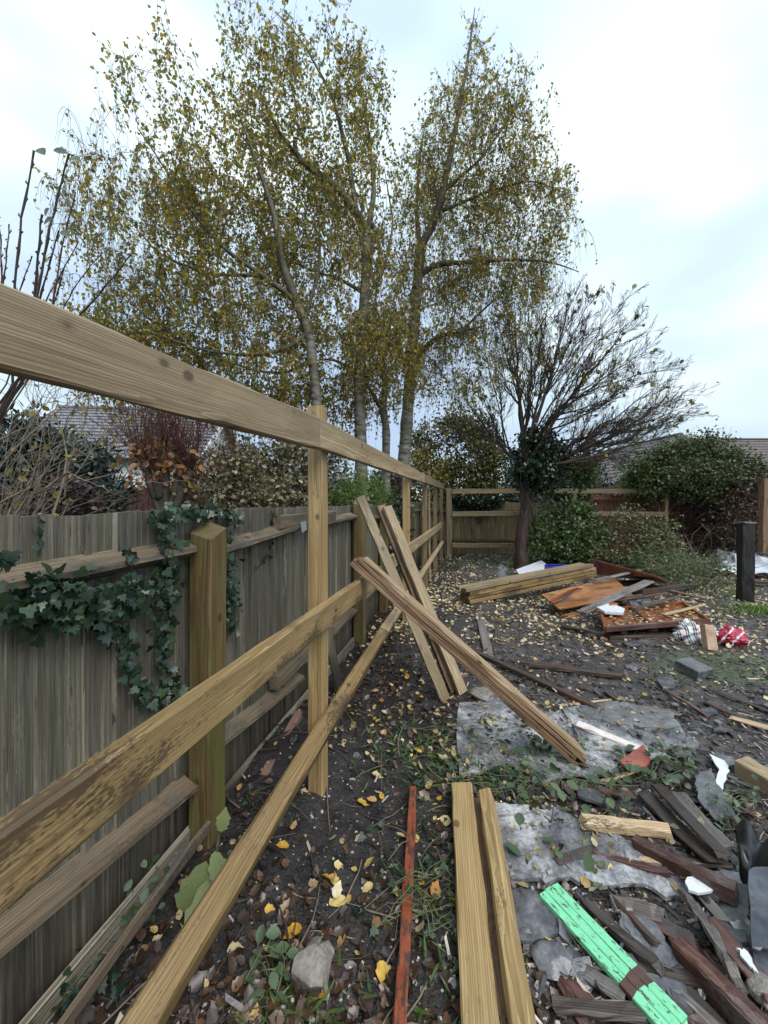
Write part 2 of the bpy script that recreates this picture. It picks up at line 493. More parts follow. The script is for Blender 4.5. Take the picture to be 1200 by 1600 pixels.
W_TAN = wood('tan_board', (.13, .082, .044), (.28, .195, .115), (.42, .32, .21), rough=(.4, .6))
W_DARK = wood("dark_wet_batten", (.018, .013, .010), (.045, .034, .028), (.10, .08, .068), rough=(.28, .5), stain=(.10, .03, .016), stain_amt=.10)
W_GREYPL = wood("grey_driftlike_plank", (.05, .045, .04), (.14, .125, .115), (.27, .25, .235), rough=(.35, .6), stain=(.05, .03, .022), stain_amt=.25)
W_SPLIT = wood("pale_split_wood", (.20, .12, .06), (.46, .33, .19), (.66, .53, .36), rough=(.45, .65), knots=False, stain=(.07, .04, .02), stain_amt=.12)
W_REDBR = wood("red_brown_stained_beam", (.022, .008, .006), (.075, .028, .020), (.15, .075, .055), rough=(.28, .5), stain=(.13, .11, .10), stain_amt=.25)
W_BACK = wood("back_fence_board", (.03, .022, .010), (.135, .10, .05), (.26, .20, .105), moss=(.07, .08, .028), moss_amt=.5, rough=(.55, .8), knots=False, grain=.4)
W_BACKRED = wood("red_brown_fence_panel", (.030, .010, .006), (.16, .055, .026), (.25, .105, .052), rough=(.5, .8), knots=False, grain=.4)
W_PLY = wood("orange_stained_ply", (.11, .035, .010), (.28, .105, .028), (.44, .22, .08), rough=(.25, .5), ring=9, knots=False, stain=(.07, .035, .018), stain_amt=.30)
W_ORDARK = wood("orange_red_board", (.09, .022, .007), (.21, .058, .016), (.33, .115, .035), rough=(.22, .45), ring=9, knots=False, stain=(.04, .02, .012), stain_amt=.36)
P_GREEN = paint("peeling_mint_green_paint", (.17, .56, .30), (.07, .055, .04), amt=.335, color2=(.21, .62, .36), rough=.45, stretch=(22, 45, 45))
P_BROWNPATCH = paint("bare_brown_patch", (.085, .045, .035), (.05, .03, .022), amt=.3, rough=.6)
P_ORANGE = paint("worn_orange_red_paint", (.23, .062, .026), (.06, .03, .022), amt=.46, color2=(.19, .035, .014), rough=.42, stretch=(8, 22, 22))
P_WHITE = paint("chipped_white_paint", (.66, .60, .57), (.22, .11, .07), amt=.16, color2=(.6, .5, .46), rough=.4, stretch=(4, 18, 18))
P_SHEETWHITE = paint("dirty_white_sheet", (.62, .65, .70), (.28, .28, .27), amt=.16, rough=.35, stretch=(6, 6, 6))
M_FELT = rocky("grey_roofing_felt", [(.030, .030, .033), (.085, .085, .092), (.16, .16, .168), (.34, .34, .34), (.52, .52, .51)], 5, (.3, .6), .6, .008, 60, spec=.6)
M_FELT2 = rocky("grey_green_felt", [(.045, .045, .04), (.10, .10, .10), (.15, .155, .155), (.25, .27, .27)], 7, (.25, .5), .6, .008, 60)
M_SLATE = rocky("wet_slate", [(.022, .021, .023), (.055, .054, .058), (.10, .10, .107), (.19, .19, .20)], 9, (.2, .42), .5, .006, 60, spec=.65)
M_STONE = rocky("pale_rubble_stone", [(.05, .042, .033), (.14, .125, .105), (.23, .21, .18), (.33, .31, .28)], 9, (.6, .85), 1.0, .014, 50)
M_BLACK = rocky("black_plastic", [(.006, .006, .007), (.012, .012, .013), (.02, .02, .021)], 6, (.22, .4), .3, .006, 40)
M_BLUEGREY = rocky("blue_grey_sheet", [(.025, .03, .038), (.05, .058, .07), (.10, .112, .13)], 5, (.25, .4), .3, .004, 40)
M_TERRA = rocky("terracotta", [(.15, .035, .025), (.25, .068, .048), (.31, .10, .075)], 7, (.4, .6), .3, .004, 50)
M_BRICK = rocky("tan_brick", [(.22, .13, .08), (.36, .25, .16), (.46, .36, .26)], 7, (.6, .8), .5, .005, 60)
M_POSTBLK = rocky("blackened_post", [(.004, .004, .004), (.010, .009, .009), (.028, .025, .022)], 6, (.35, .6), .6, .006, 40, stretch=(1, 6, 6))
M_RUST = rocky("rusty_edge", [(.05, .018, .01), (.13, .045, .018), (.2, .08, .03)], 9, (.5, .8), .4, .004, 60)
M_METAL = NT("bent_flashing").done((.45, .52, .58), .3, metal=.6)
M_BLUE = NT("blue_plastic").done((.012, .02, .30), .3)
M_BARK_B = rocky("birch_bark", [(.035, .030, .025), (.12, .11, .09), (.26, .25, .21), (.40, .39, .35)], 3.2, (.6, .85), .6, .01, 30, coord='Generated', stretch=(2, 2, 16))
M_BARK_B = None
def birch_bark():
    s = NT("birch_bark")
    vv, v = s.vec('Object', (2.2, 2.2, 12))
    n1 = s.noise(vv, 2.2, 6, .65); n2 = s.noise(v, 2.0, 4, .6); n3 = s.noise(v, 40, 4, .6)
    c = s.ramp(n1, [(.36, (.025, .02, .016)), (.46, (.10, .093, .075)), (.62, (.21, .20, .17)), (.75, (.31, .30, .26))])
    c = s.mix(s.ramp(n2, [(.45, 0.0), (.68, .8)]), c, (.085, .085, .04))
    return s.done(c, .75, s.math('ADD', n1, s.math('MULTIPLY', n3, .4)), .6, .01)
M_BARK_B = birch_bark()
M_BARK = rocky("dark_bark", [(.018, .014, .010), (.045, .036, .026), (.085, .07, .052)], 9, (.6, .85), .7, .008, 40)
M_BARKRED = rocky("red_brown_bark", [(.012, .006, .004), (.034, .014, .010), (.075, .034, .022)], 9, (.5, .75), .7, .01, 40, stretch=(2, 2, .6))
M_TWIG = rocky("twig", [(.025, .016, .012), (.06, .04, .030)], 20, (.6, .8), .2, .002, 60)
M_TWIGRED = rocky("red_twig", [(.05, .017, .012), (.115, .050, .034)], 20, (.5, .75), .2, .002, 60)
M_TWIGPALE = rocky("pale_twig", [(.10, .075, .05), (.24, .19, .135)], 20, (.6, .8), .2, .002, 60)
M_STEMGREEN = rocky("green_stem", [(.05, .06, .022), (.115, .13, .05)], 20, (.4, .6), .2, .002, 60)

L_BIRCH = leafmat("birch_leaf_autumn", [(.14, .145, .045), (.22, .225, .05), (.31, .29, .055), (.45, .36, .055), (.52, .34, .05), (.23, .13, .05)], .68, .42)
L_BIRCHDRY = leafmat("birch_leaf_greying", [(.055, .05, .03), (.085, .07, .04), (.12, .10, .045), (.15, .10, .04)], .3, .55)
L_FALLY = leafmat("fallen_yellow_leaf", [(.20, .12, .06), (.36, .27, .13), (.46, .37, .21), (.40, .26, .07), (.50, .34, .09), (.54, .46, .31), (.26, .15, .07), (.12, .07, .04)], .12, .42)
L_FALLB = leafmat("fallen_brown_leaf", [(.024, .015, .011), (.05, .028, .018), (.085, .046, .027), (.035, .021, .015), (.14, .075, .042)], .05, .35, .6)
L_CHIP = leafmat("wet_debris_chip", [(.018, .016, .016), (.04, .036, .036), (.07, .066, .068), (.035, .024, .02), (.11, .105, .11)], 0, .3, .65)
L_CHIPW = leafmat("pale_debris_chip", [(.22, .19, .15), (.38, .32, .25), (.50, .46, .42), (.28, .18, .11)], 0, .45)
L_GREEN = leafmat("bush_leaf", [(.03, .06, .018), (.06, .105, .03), (.10, .16, .045), (.15, .20, .08)], .25, .4)
L_BRIGHT = leafmat("bright_shrub_leaf", [(.06, .12, .02), (.11, .19, .03), (.17, .26, .045)], .35, .45)
L_DARK = leafmat("dark_ivy_leaf", [(.008, .020, .010), (.016, .034, .016), (.030, .055, .024)], .15, .3, .6)
L_CONIFER = leafmat("blue_green_conifer", [(.010, .022, .018), (.022, .042, .034), (.045, .075, .062)], .1, .55)
L_HEDGEY = leafmat("yellow_green_hedge_leaf", [(.03, .042, .010), (.06, .07, .014), (.12, .115, .025), (.25, .20, .05)], .3, .45)
L_VARIEG = leafmat("variegated_leaf", [(.06, .075, .035), (.15, .16, .075), (.30, .30, .17), (.17, .10, .05), (.42, .40, .26), (.24, .22, .08)], .35, .4)
L_BROWNLEAF = leafmat("clinging_brown_leaf", [(.08, .035, .018), (.17, .075, .032), (.28, .13, .045), (.32, .20, .05)], .25, .5)
L_GRASS = leafmat("grass_blade", [(.03, .06, .015), (.06, .11, .02), (.10, .14, .04)], .2, .5)
O_IVY = leafmat_obj("ivy_leaf", [(.006, .018, .011), (.010, .028, .016), (.018, .042, .022), (.045, .078, .034), (.013, .030, .020)], .12, .28, (.10, .15, .09))
L_IVY = leafmat("ivy_leaf_mass", [(.010, .024, .015), (.018, .040, .023), (.030, .060, .033), (.06, .10, .045)], .12, .3)
O_VINE = leafmat_obj("trailing_vine_leaf", [(.035, .07, .028), (.07, .11, .05), (.11, .16, .075), (.05, .085, .05)], .2, .4, (.16, .2, .12))
O_DOCK = leafmat_obj("pale_weed_leaf", [(.27, .33, .14), (.33, .38, .18)], .3, .5, (.36, .42, .24))

# ================================================================== the ground: one sheet to the horizon
def axis(segs):
    out = []
    for a, b, st in segs:
        out += list(np.arange(a, b, st))
    return np.array(out)
def grow(a, b, st, k=1.25):
    out = [a]; s = st
    while out[-1] < b:
        s *= k; out.append(out[-1] + s)
    return np.array(out)
xs = np.concatenate([-grow(2.0, 420, .05)[::-1], np.arange(-1.96, 2.6, .02), np.arange(2.6, 6.5, .05), grow(6.5, 420, .06)])
ys = np.concatenate([-grow(0.2, 420, .1)[::-1], np.arange(-.15, .7, .06), np.arange(.7, 3.8, .02), np.arange(3.8, 7.5, .045), np.arange(7.5, 12.5, .1), grow(12.5, 900, .12)])
xs = np.unique(np.round(xs, 4)); ys = np.unique(np.round(ys, 4))
XX, YY = np.meshgrid(xs, ys)
ZZ = gh(XX, YY)
nx, ny = len(xs), len(ys)
ii, jj = np.meshgrid(np.arange(nx - 1), np.arange(ny - 1))
b0 = (jj * nx + ii).ravel()
gq = np.stack([b0, b0 + 1, b0 + nx + 1, b0 + nx], -1)
gme = mesh_arrays("ground", np.stack([XX.ravel(), YY.ravel(), ZZ.ravel()], -1), [gq], smooth=True)
def ground_mat():
    s = NT("wet_soil")
    g = s('ShaderNodeNewGeometry'); v = g.outputs['Position']
    n1 = s.noise(v, 1.3, 5, .6); n2 = s.noise(v, 9, 6, .65); n3 = s.noise(v, 70, 5, .65); n4 = s.noise(v, 260, 3, .6)
    c = s.ramp(s.math('ADD', s.math('MULTIPLY', n2, .6), s.math('MULTIPLY', n3, .4)), [(.33, (.015, .013, .012)), (.5, (.046, .041, .038)), (.62, (.090, .080, .075)), (.74, (.17, .155, .145))])
    c = s.mix(s.ramp(n1, [(.5, 0.0), (.72, .55)]), c, (.055, .038, .028))
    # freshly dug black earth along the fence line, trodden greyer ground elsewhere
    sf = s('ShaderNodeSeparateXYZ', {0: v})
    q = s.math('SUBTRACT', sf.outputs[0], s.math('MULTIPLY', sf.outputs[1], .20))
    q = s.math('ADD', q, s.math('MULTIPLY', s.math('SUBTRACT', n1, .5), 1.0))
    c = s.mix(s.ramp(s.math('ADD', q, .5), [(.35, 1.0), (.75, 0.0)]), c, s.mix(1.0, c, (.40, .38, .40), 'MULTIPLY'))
    sp = s.noise(v, 150, 2, .5)
    c = s.mix(s.ramp(sp, [(.66, 0.0), (.72, .6)]), c, (.19, .17, .15))
    # mossy turf: outlying ground away from the dug-over plot and one green patch
    se = s('ShaderNodeSeparateXYZ', {0: v})
    dx = s.math('DIVIDE', s.math('SUBTRACT', se.outputs[0], 3.25), .95); dy = s.math('DIVIDE', s.math('SUBTRACT', se.outputs[1], 3.45), .42)
    d = s.math('ADD', s.math('MULTIPLY', dx, dx), s.math('MULTIPLY', dy, dy))
    d = s.math('ADD', d, s.math('MULTIPLY', s.math('SUBTRACT', n2, .5), 2.0))
    gm = s.ramp(d, [(.5, .85), (1.0, 0.0)])
    c = s.mix(gm, c, s.ramp(n3, [(.3, (.03, .05, .02)), (.7, (.085, .115, .05))]))
    r = s.ramp(n2, [(.36, .28), (.55, .55), (.7, .8)])
    h = s.math('ADD', s.math('MULTIPLY', n2, 1.0), s.math('ADD', s.math('MULTIPLY', n3, .55), s.math('MULTIPLY', n4, .2)))
    return s.done(c, r, h, .9, .018, .5)
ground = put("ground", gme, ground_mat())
tag(ground, "dark wet churned soil of the cleared garden", "ground", kind='structure')

# ================================================================== houses beyond the fences
def gable_house(name, label, loc, L, D, wall_h, ridge_h, rotz, wallm, roofm, courses, barge=None):
    """ridge along local x; L length, D depth"""
    t = thing(name, label, "house", loc, rotz=rotz)
    M4 = t.matrix_basis.copy()
    hx, hy = L / 2, D / 2
    V = [(-hx, -hy, 0), (hx, -hy, 0), (hx, hy, 0), (-hx, hy, 0), (-hx, -hy, wall_h), (hx, -hy, wall_h), (hx, hy, wall_h), (-hx, hy, wall_h), (-hx, 0, ridge_h - .03), (hx, 0, ridge_h - .03)]
    me = bpy.data.meshes.new("wall")
    me.from_pydata(V, [], [(0, 1, 5, 4), (2, 3, 7, 6), (1, 2, 6, 9, 5), (3, 0, 4, 8, 7)])
    put("wall", me, wallm, t, M4)
    ov = .3
    for sgn in (-1, 1):
        # tile courses, each lapped over the one below
        VV, FF = [], []
        y0, z0 = sgn * (hy + ov), wall_h - ov * (ridge_h - wall_h) / hy
        y1, z1 = 0.0, ridge_h
        nrmv = Vector((0, sgn * (ridge_h - wall_h), hy)).normalized()
        for c in range(courses):
            a, b = c / courses, (c + 1.06) / courses
            for u, lift in ((a, .045), (b, .012)):
                y = y0 + (y1 - y0) * u; z = z0 + (z1 - z0) * u
                p = Vector((0, y, z)) + nrmv * lift
                for x in (-hx - ov, hx + ov):
                    VV.append((x, p.y, p.z))
            # butt edge
            p = Vector((0, y0 + (y1 - y0) * a, z0 + (z1 - z0) * a)) - nrmv * .01
            for x in (-hx - ov, hx + ov): VV.append((x, p.y, p.z))
            k = c * 6
            FF += [(k, k + 1, k + 3, k + 2), (k + 4, k + 5, k + 1, k)]
        me = bpy.data.meshes.new("roof_slope"); me.from_pydata(VV, [], FF)
        o = put("roof", me, roofm, t, M4)
    bm = box_mesh(L + 2 * ov, .22, .12, .03)
    put("ridge_tiles", bm, roofm, t, M4 @ Matrix.Translation((0, 0, ridge_h + .03)))
    for sx in (-1, 1):
        for sgn in (-1, 1):
            A = M4 @ Vector((sx * (hx + ov + .02), sgn * (hy + ov), wall_h - ov * (ridge_h - wall_h) / hy - .06)); B = M4 @ Vector((sx * (hx + ov + .02), 0, ridge_h - .06))
            plank("bargeboard", A, B, .03, .2, barge or wallm, t, seg=1)
    return t
M_RENDER = rocky("white_render", [(.60, .60, .58), (.70, .70, .69), (.76, .76, .76)], 2, (.7, .9), .15, .003, 40)
M_TILEGREY = rocky("grey_roof_tile", [(.09, .09, .10), (.16, .16, .175), (.24, .24, .26)], 5, (.4, .7), .3, .01, 30)
M_TILEBRN = rocky("brown_roof_tile", [(.05, .038, .036), (.10, .078, .072), (.15, .12, .11)], 5, (.5, .8), .3, .01, 30)
M_BRICKWALL = rocky("brick_wall_far", [(.12, .06, .045), (.2, .11, .08), (.26, .16, .12)], 8, (.7, .9), .3, .004, 40)
c0 = P(205, 785, 13.5)
gable_house("white_bungalow", "white rendered bungalow with pale grey tiled roof behind the old fence", (c0.x + .1, 14.2, 0), 5.2, 6.0, 2.95, 4.9, math.radians(8), M_RENDER, M_TILEGREY, 15)
h2 = P(1132, 785, 24)
gable_house("brown_roofed_house", "house with brown tiled roof above the right end of the overgrown hedge", (h2.x + 4.6, 27, 0), 12, 7, 3.0, 5.92, 0, M_BRICKWALL, M_TILEBRN, 15)
h3 = P(1062, 785, 21)
gable_house("grey_gabled_house", "house whose grey gable slope shows behind the bare tree and the hedge", (h3.x - .9, 23.5, 0), 7, 7.0, 2.6, 5.0, math.radians(90), M_BRICKWALL, M_TILEBRN, 12, barge=rocky("grey_barge", [(.12, .12, .13), (.2, .2, .21)], 4))
h4 = P(985, 785, 23)
gable_house("low_grey_roofed_outbuilding", "low outbuilding with a shallow grey roof between bare tree and grey gable", (h4.x - .8, 27.2, 0), 7.5, 5, 2.8, 4.5, 0, M_BRICKWALL, M_TILEGREY, 8)

# ================================================================== new fence frame along the left side
nf = thing("timber_fence_frame", "new unclad timber frame of square posts and three long rails before the old fence", "fence frame", on_line(A_POST, 1.977, 0))
def side_post(Y, z1, mat, parent, a=A_POST, w=.08, name="post", lean=0.0):
    b = on_line(a, Y, -.25); c = on_line(a, Y, z1) + FD * lean
    return plank(name, b, c, w, w, mat, parent, up=FN, seg=8, ch=.004, bow=.004, ends=.002)
for Y, z1, m in ((-1.0, 1.99, W_NEW), (1.977, 1.99, W_NEW), (4.72, 1.93, W_NEW), (6.65, 1.90, W_NEWGREY), (8.6, 1.94, W_NEWGREY), (10.35, 1.97, W_NEWGREY)):
    side_post(Y, z1, m, nf)
a_r = A_FACE - .0225 * 1.025                     # centre line of the rails
def side_rail(px0, y0, px1, y1, h, mat, Y0=None, Y1=None, seg=14, t=.045, twist=None, bow=.003):
    """top edge from (px0,y0) to (px1,y1) in the face plane"""
    Ya = Y0 or line_px(A_FACE, px0); Yb = Y1 or line_px(A_FACE, px1)
    A = P(px0, y0, Ya); B = P(px1, y1, Yb)
    A = A - FN * (t / 2) - Vector((0, 0, h / 2)); B = B - FN * (t / 2) - Vector((0, 0, h / 2))
    d = (A - B).normalized()
    return A, B, d
# top rail: one length up to the first post, a second on to the corner
A, B, d = side_rail(0, 440, 500, 653, .14, None, Y0=.64, Y1=1.787)
plank("rail", A + d * 1.2, B, .045, .142, W_NEWGREY, nf, seg=22, bow=.004, ch=.006, jit=.0018)
A2, B2, d2 = side_rail(500, 653, 693, 756, .135, None)
plank("rail", A2 - d2 * .004, A2.lerp(B2, .5), .045, .138, W_NEWGREY, nf, seg=16, bow=.004)
plank("rail", A2.lerp(B2, .5) - d2 * .004, B2, .045, .130, W_NEWGREY, nf, seg=12, bow=.003)
# middle rail, with a joint near the leaning boards
A, B, d = side_rail(0, 1308, 597, 884, .122, None)
plank("rail", A + d * 1.0, B, .045, .122, W_NEWDIRTY2, nf, seg=22, bow=.003, ch=.006, jit=.0016)
A, B, d = side_rail(613, 870, 693, 815, .12, None)
plank("rail", A, B, .045, .12, W_NEWGREY, nf, seg=14)
# bottom rail
A, B, d = side_rail(212, 1600, 600, 982, .12, None)
plank("rail", A + d * 1.2, B, .075, .115, W_NEWDIRTY, nf, up=(.45, 0, 1), seg=22, bow=.003, ch=.009, jit=.002)
A, B, d = side_rail(601, 981, 692, 845, .12, None)
plank("rail", A, B, .075, .115, W_NEWGREY, nf, up=(.45, 0, 1), seg=14, ch=.008)

# ================================================================== old feather-edge fence behind it
of = thing("old_board_fence", "old weathered grey green upright board fence with mossy posts along the left side", "fence", on_line(A_OLD, 1.68, 0))
FE = []                                        # shared feather-edge board meshes, width 1, height 1.55
for k in range(8):
    n = 5
    V = []
    zs = np.linspace(0, 1.52, n)
    for i, z in enumerate(zs):
        b = .002 * random.uniform(-1, 1)
        top = (random.uniform(-.005, .005), random.uniform(-.005, .005)) if i == n - 1 else (0, 0)
        V += [(z + top[0], -.5, -.004 + b), (z + top[1], .5, -.011 + b), (z + top[1], .5, .011 + b), (z + top[0], -.5, .001 + b)]
    q = []
    for i in range(n - 1):
        for j in range(4):
            q.append((i * 4 + j, i * 4 + (j + 1) % 4, (i + 1) * 4 + (j + 1) % 4, (i + 1) * 4 + j))
    q += [(3, 2, 1, 0), ((n - 1) * 4, (n - 1) * 4 + 1, (n - 1) * 4 + 2, (n - 1) * 4 + 3)]
    me = bpy.data.meshes.new("feather_board"); me.from_pydata(V, [], q); me.materials.append(W_BOARD)
    FE.append(me)
s = -1.0
k = 0
while s < 11.6:
    w = random.choice((.085, .1, .11, .12, .125)) if s > .3 else .12
    p = on_line(A_OLD, s, -.055 + random.uniform(-.004, .004))
    wob = random.uniform(-.004, .004)
    up = (FN + FD * random.uniform(-.06, .06) + Vector((0, 0, random.uniform(-.006, .006)))).normalized()
    m4 = frame(p + FN * wob, p + FN * wob + Vector((random.uniform(-.006, .006), random.uniform(-.006, .006), 1)), up)
    m4 = m4 @ Matrix.Diagonal((1, (w + .02), 1, 1))
    put("board", random.choice(FE), None, of, m4)
    s += w / 1.025 * .93
    k += 1
for Y, z1, lean in ((1.70, 1.375, .01), (4.05, 1.50, -.02), (5.15, 1.5, .02), (7.6, 1.45, .0), (9.3, 1.55, .0)):
    b = on_line(A_OLD + .085, Y, -.25); c = on_line(A_OLD + .085, Y, z1) + FD * lean
    o = plank("post", b, c, .112, .108, W_POSTOLD, of, up=FN, seg=8, ch=.007, bow=.004, ends=.003)
    for v in o.data.vertices:                     # weathered slanting top
        if v.co.x > (c - b).length - .03: v.co.x -= .30 * v.co.z + .42 * v.co.y
# arris rails, bay by bay (triangular section shows as a sloping shelf)
def arris_mesh(L):
    n = 10; V = []
    for i in range(n + 1):
        u = i / n; x = L * u; b = .008 * math.sin(u * 3.1 + L) 
        j = lambda: random.uniform(-.003, .003)
        V += [(x, -.01 + j(), -.05 + b), (x, .068 + j(), -.016 + b + j()), (x, .068 + j(), .004 + b + j()), (x, -.01 + j(), .040 + b + j())]
    q = []
    for i in range(n):
        for jx in range(4):
            q.append((i * 4 + jx, (i + 1) * 4 + jx, (i + 1) * 4 + (jx + 1) % 4, i * 4 + (jx + 1) % 4))
    q += [(0, 1, 2, 3), (n * 4 + 3, n * 4 + 2, n * 4 + 1, n * 4)]
    me = bpy.data.meshes.new("arris_rail"); me.from_pydata(V, [], q); return me
def arris(Y0, z0, Y1, z1, mat=W_RAILOLD):
    A = on_line(A_OLD + .012, Y0, z0); B = on_line(A_OLD + .012, Y1, z1)
    x = (B - A).normalized(); y = FN; z = x.cross(y)
    m = Matrix.Identity(4)
    for i in range(3): m[i][0] = x[i]; m[i][1] = y[i]; m[i][2] = z[i]; m[i][3] = A[i]
    me = arris_mesh((B - A).length)
    o = put("rail", me, mat, of, m)
for a, b in (((-.8, 1.22), (1.66, 1.287)), ((1.78, 1.27), (2.75, 1.325)), ((2.9, 1.33), (4.0, 1.34)), ((4.1, 1.3), (7.5, 1.3)), ((7.7, 1.3), (11.4, 1.3)),
             ((-.8, .60), (1.66, .265)), ((1.78, .36), (2.72, .25)), ((2.75, .36), (4.0, .36)), ((4.1, .4), (7.5, .4))):
    arris(a[0], a[1], b[0], b[1])
for (Y0, Y1, z) in ((2.38, 3.35, 1.375), (2.34, 3.3, .40)):                          # doubled-up rail ends beyond the post
    plank("rail_block", on_line(A_OLD + .05, Y0, z), on_line(A_OLD + .05, Y1, z + .01), .06, .085, W_RAILOLD, of, seg=5, ch=.006)
plank("gravel_board", on_line(A_OLD + .03, .2, .0), on_line(A_OLD + .03, 1.7, .02), .022, .15, W_BOARD, of, seg=6)
plank("gravel_board", on_line(A_OLD + .03, 1.8, .02), on_line(A_OLD + .03, 4.0, .03), .022, .13, W_BOARD, of, seg=6)

# loose bits by the old fence
A = on_line(A_OLD + .10, 3.05, .02); B = on_line(A_OLD + .05, 3.02, .78)
tag(plank("leaning_board", A + FN * .12, B, .13, .022, W_BOARD, up=FN, seg=5), "short grey board leaning upright against the old fence beside the second mossy post", "board")
tag(plank("brick_edging", on_line(A_OLD + .16, 2.02, .03), on_line(A_OLD + .11, 2.55, .08), .05, .07, M_BRICKWALL, seg=6), "reddish edging strip half buried at the foot of the old fence", "edging")
A = on_line(A_OLD + .17, .75, .09); B = on_line(A_OLD + .13, 1.66, .12)
tag(plank("fallen_batten", A + Vector((0, 0, g1(A.x, A.y) - .03)), B, .018, .045, W_RAILOLD, seg=8, bow=.012), "thin split batten lying along the foot of the ivy clad fence", "batten")
# bent metal flashing on the rail
bm = bmesh.new()
gp = [(0, 0, 0), (.09, 0, .01), (.10, -.005, -.05), (.02, -.005, -.07)]
vs = [bm.verts.new(p) for p in gp]; bm.faces.new(vs)
r = bmesh.ops.extrude_face_region(bm, geom=bm.faces[:])
for g in r['geom']:
    if isinstance(g, bmesh.types.BMVert): g.co += Vector((0, .004, 0))
bmesh.ops.recalc_face_normals(bm, faces=bm.faces[:])
me = bpy.data.meshes.new("flashing"); bm.to_mesh(me); bm.free()
p = on_line(A_OLD + .09, 2.62, 1.36)
tag(put("metal_flashing", me, M_METAL, None, frame(p, p + FD, (0, 0, 1))), "bent scrap of pale metal hooked on the old fence rail", "flashing")

# ================================================================== back fence frame and the fences behind it
BY = 10.84
bf = thing("back_fence_frame", "new timber frame with three level rails across the back of the plot", "fence frame", (1.83, BY, 0))
for px, z1, m, w in ((701.5, 1.90, W_NEWGREY, .14), (898, 1.92, W_NEWGREY, .09), (1040, 2.0, W_NEW, .085)):
    x = (px - 600) / F * BY
    plank("post", (x, BY, -.25), (x, BY, z1), w, .09, m, bf, up=(0, -1, 0), seg=5)
x0, x1 = (706 - 600) / F * BY, (1041 - 600) / F * BY
for z, xa, xb in ((1.81, x0, x1 - .03), (1.175, x0, x1 - .03), (.30, x0, (806 - 600) / F * BY)):
    xm = (800 - 600) / F * BY
    if xb > xm + .5:
        plank("rail", (xa, BY - .07, z), (xm, BY - .07, z + .01), .045, .135, W_NEWGREY, bf, seg=6)
        plank("rail", (xm + .004, BY - .07, z + .01), (xb, BY - .07, z), .045, .13, W_NEWGREY, bf, seg=6)
    else:
        plank("rail", (xa, BY - .07, z), (xb, BY - .07, z), .045, .13, W_NEWGREY, bf, seg=6)

def board_run(t, xa, xb, Y, h, mat, pw=.105):
    VV, FF = [], []
    x = xa; k = 0
    while x < xb:
        w = pw * random.uniform(.9, 1.1); hh = h + random.uniform(-.015, .015); y = Y + random.uniform(-.008, .008)
        for (dx, dy) in ((0, -.004), (w + .015, -.022), (w + .015, 0), (0, .004)):
            VV += [(x + dx, y + dy, -.1), (x + dx, y + dy, hh)]
        b = k * 8
        FF += [(b, b + 2, b + 3, b + 1), (b + 2, b + 4, b + 5, b + 3), (b + 4, b + 6, b + 7, b + 5), (b + 6, b, b + 1, b + 7), (b + 1, b + 3, b + 5, b + 7)]
        x += w; k += 1
    return np.array(VV)[:, [2, 0, 1]], np.array(FF)
UPR = Matrix(((0, 1, 0, 0), (0, 0, 1, 0), (1, 0, 0, 0), (0, 0, 0, 1)))      # local x runs up the boards
bk = thing("back_board_fence", "dark mossy board fence behind the left half of the back rails", "fence", (3, 11.35, 0))
V, Fq = board_run(bk, .9, 6.1, 11.35, 1.50, W_BACK)
o = put("boards", mesh_arrays("boards", V, [Fq]), W_BACK, bk, UPR); o['kind'] = 'stuff'
for z in (.4, 1.25):
    plank("rail", (.9, 11.29, z), (6.1, 11.29, z), .05, .08, W_BACK, bk, seg=4)
rk = thing("red_brown_fence", "red brown panel fence behind the right end of the back rails", "fence", (8, 11.4, 0))
V, Fq = board_run(rk, 6.15, 10.2, 11.42, 1.72, W_BACKRED)
o = put("boards", mesh_arrays("boards", V, [Fq]), W_BACKRED, rk, UPR); o['kind'] = 'stuff'
for x in (6.15, 8.0, 9.85):
    plank("post", (x, 11.38, -.2), (x, 11.38, 1.8), .09, .09, W_BACKRED, rk, up=(0, -1, 0), seg=3)
for z in (.35, 1.0, 1.6):
    plank("rail", (6.15, 11.36, z), (10.2, 11.36, z), .04, .07, W_BACKRED, rk, seg=3)
rf2 = thing("neighbour_red_fence", "dark red boarded fence in front of the white bungalow", "fence", (-5.9, 9.2, 0))
VV, FF = [], []
V, Fq = board_run(rf2, -8.2, -4.6, 9.2, 1.80, W_BACKRED, .14)
M_RED = wood("dark_red_board", (.05, .012, .012), (.105, .026, .024), (.15, .045, .04), knots=False)
o = put("boards", mesh_arrays("boards", V, [Fq]), M_RED, rf2, UPR); o['kind'] = 'stuff'
put("capping", box_mesh(3.7, .06, .04, .006), M_RED, rf2, Matrix.Translation((-6.4, 9.2, 1.83)))
x = P(1192, 800, 8.6).x
tag(plank("brown_post", (x, 8.6, -.2), (x + .03, 8.6, 2.03), .13, .13, W_BROWN, up=(0, -1, 0), seg=6), "tall brown timber post standing at the right edge by the overgrown hedge", "post")
b = G(1174, 942)
t = thing("blackened_post", "stout blackened timber post standing in the leaves near the white sheets", "post", b)
plank("shaft", b + Vector((0, .1, -.2)), b + Vector((.01, .1, 1.16)), .16, .15, M_POSTBLK, t, up=(-.25, -1, 0), seg=8, ch=.012, jit=.004)
plank("cap_strip", b + Vector((-.08, .1, 1.175)), b + Vector((.10, .1, 1.175)), .16, .02, W_GREYPL, t, seg=4)

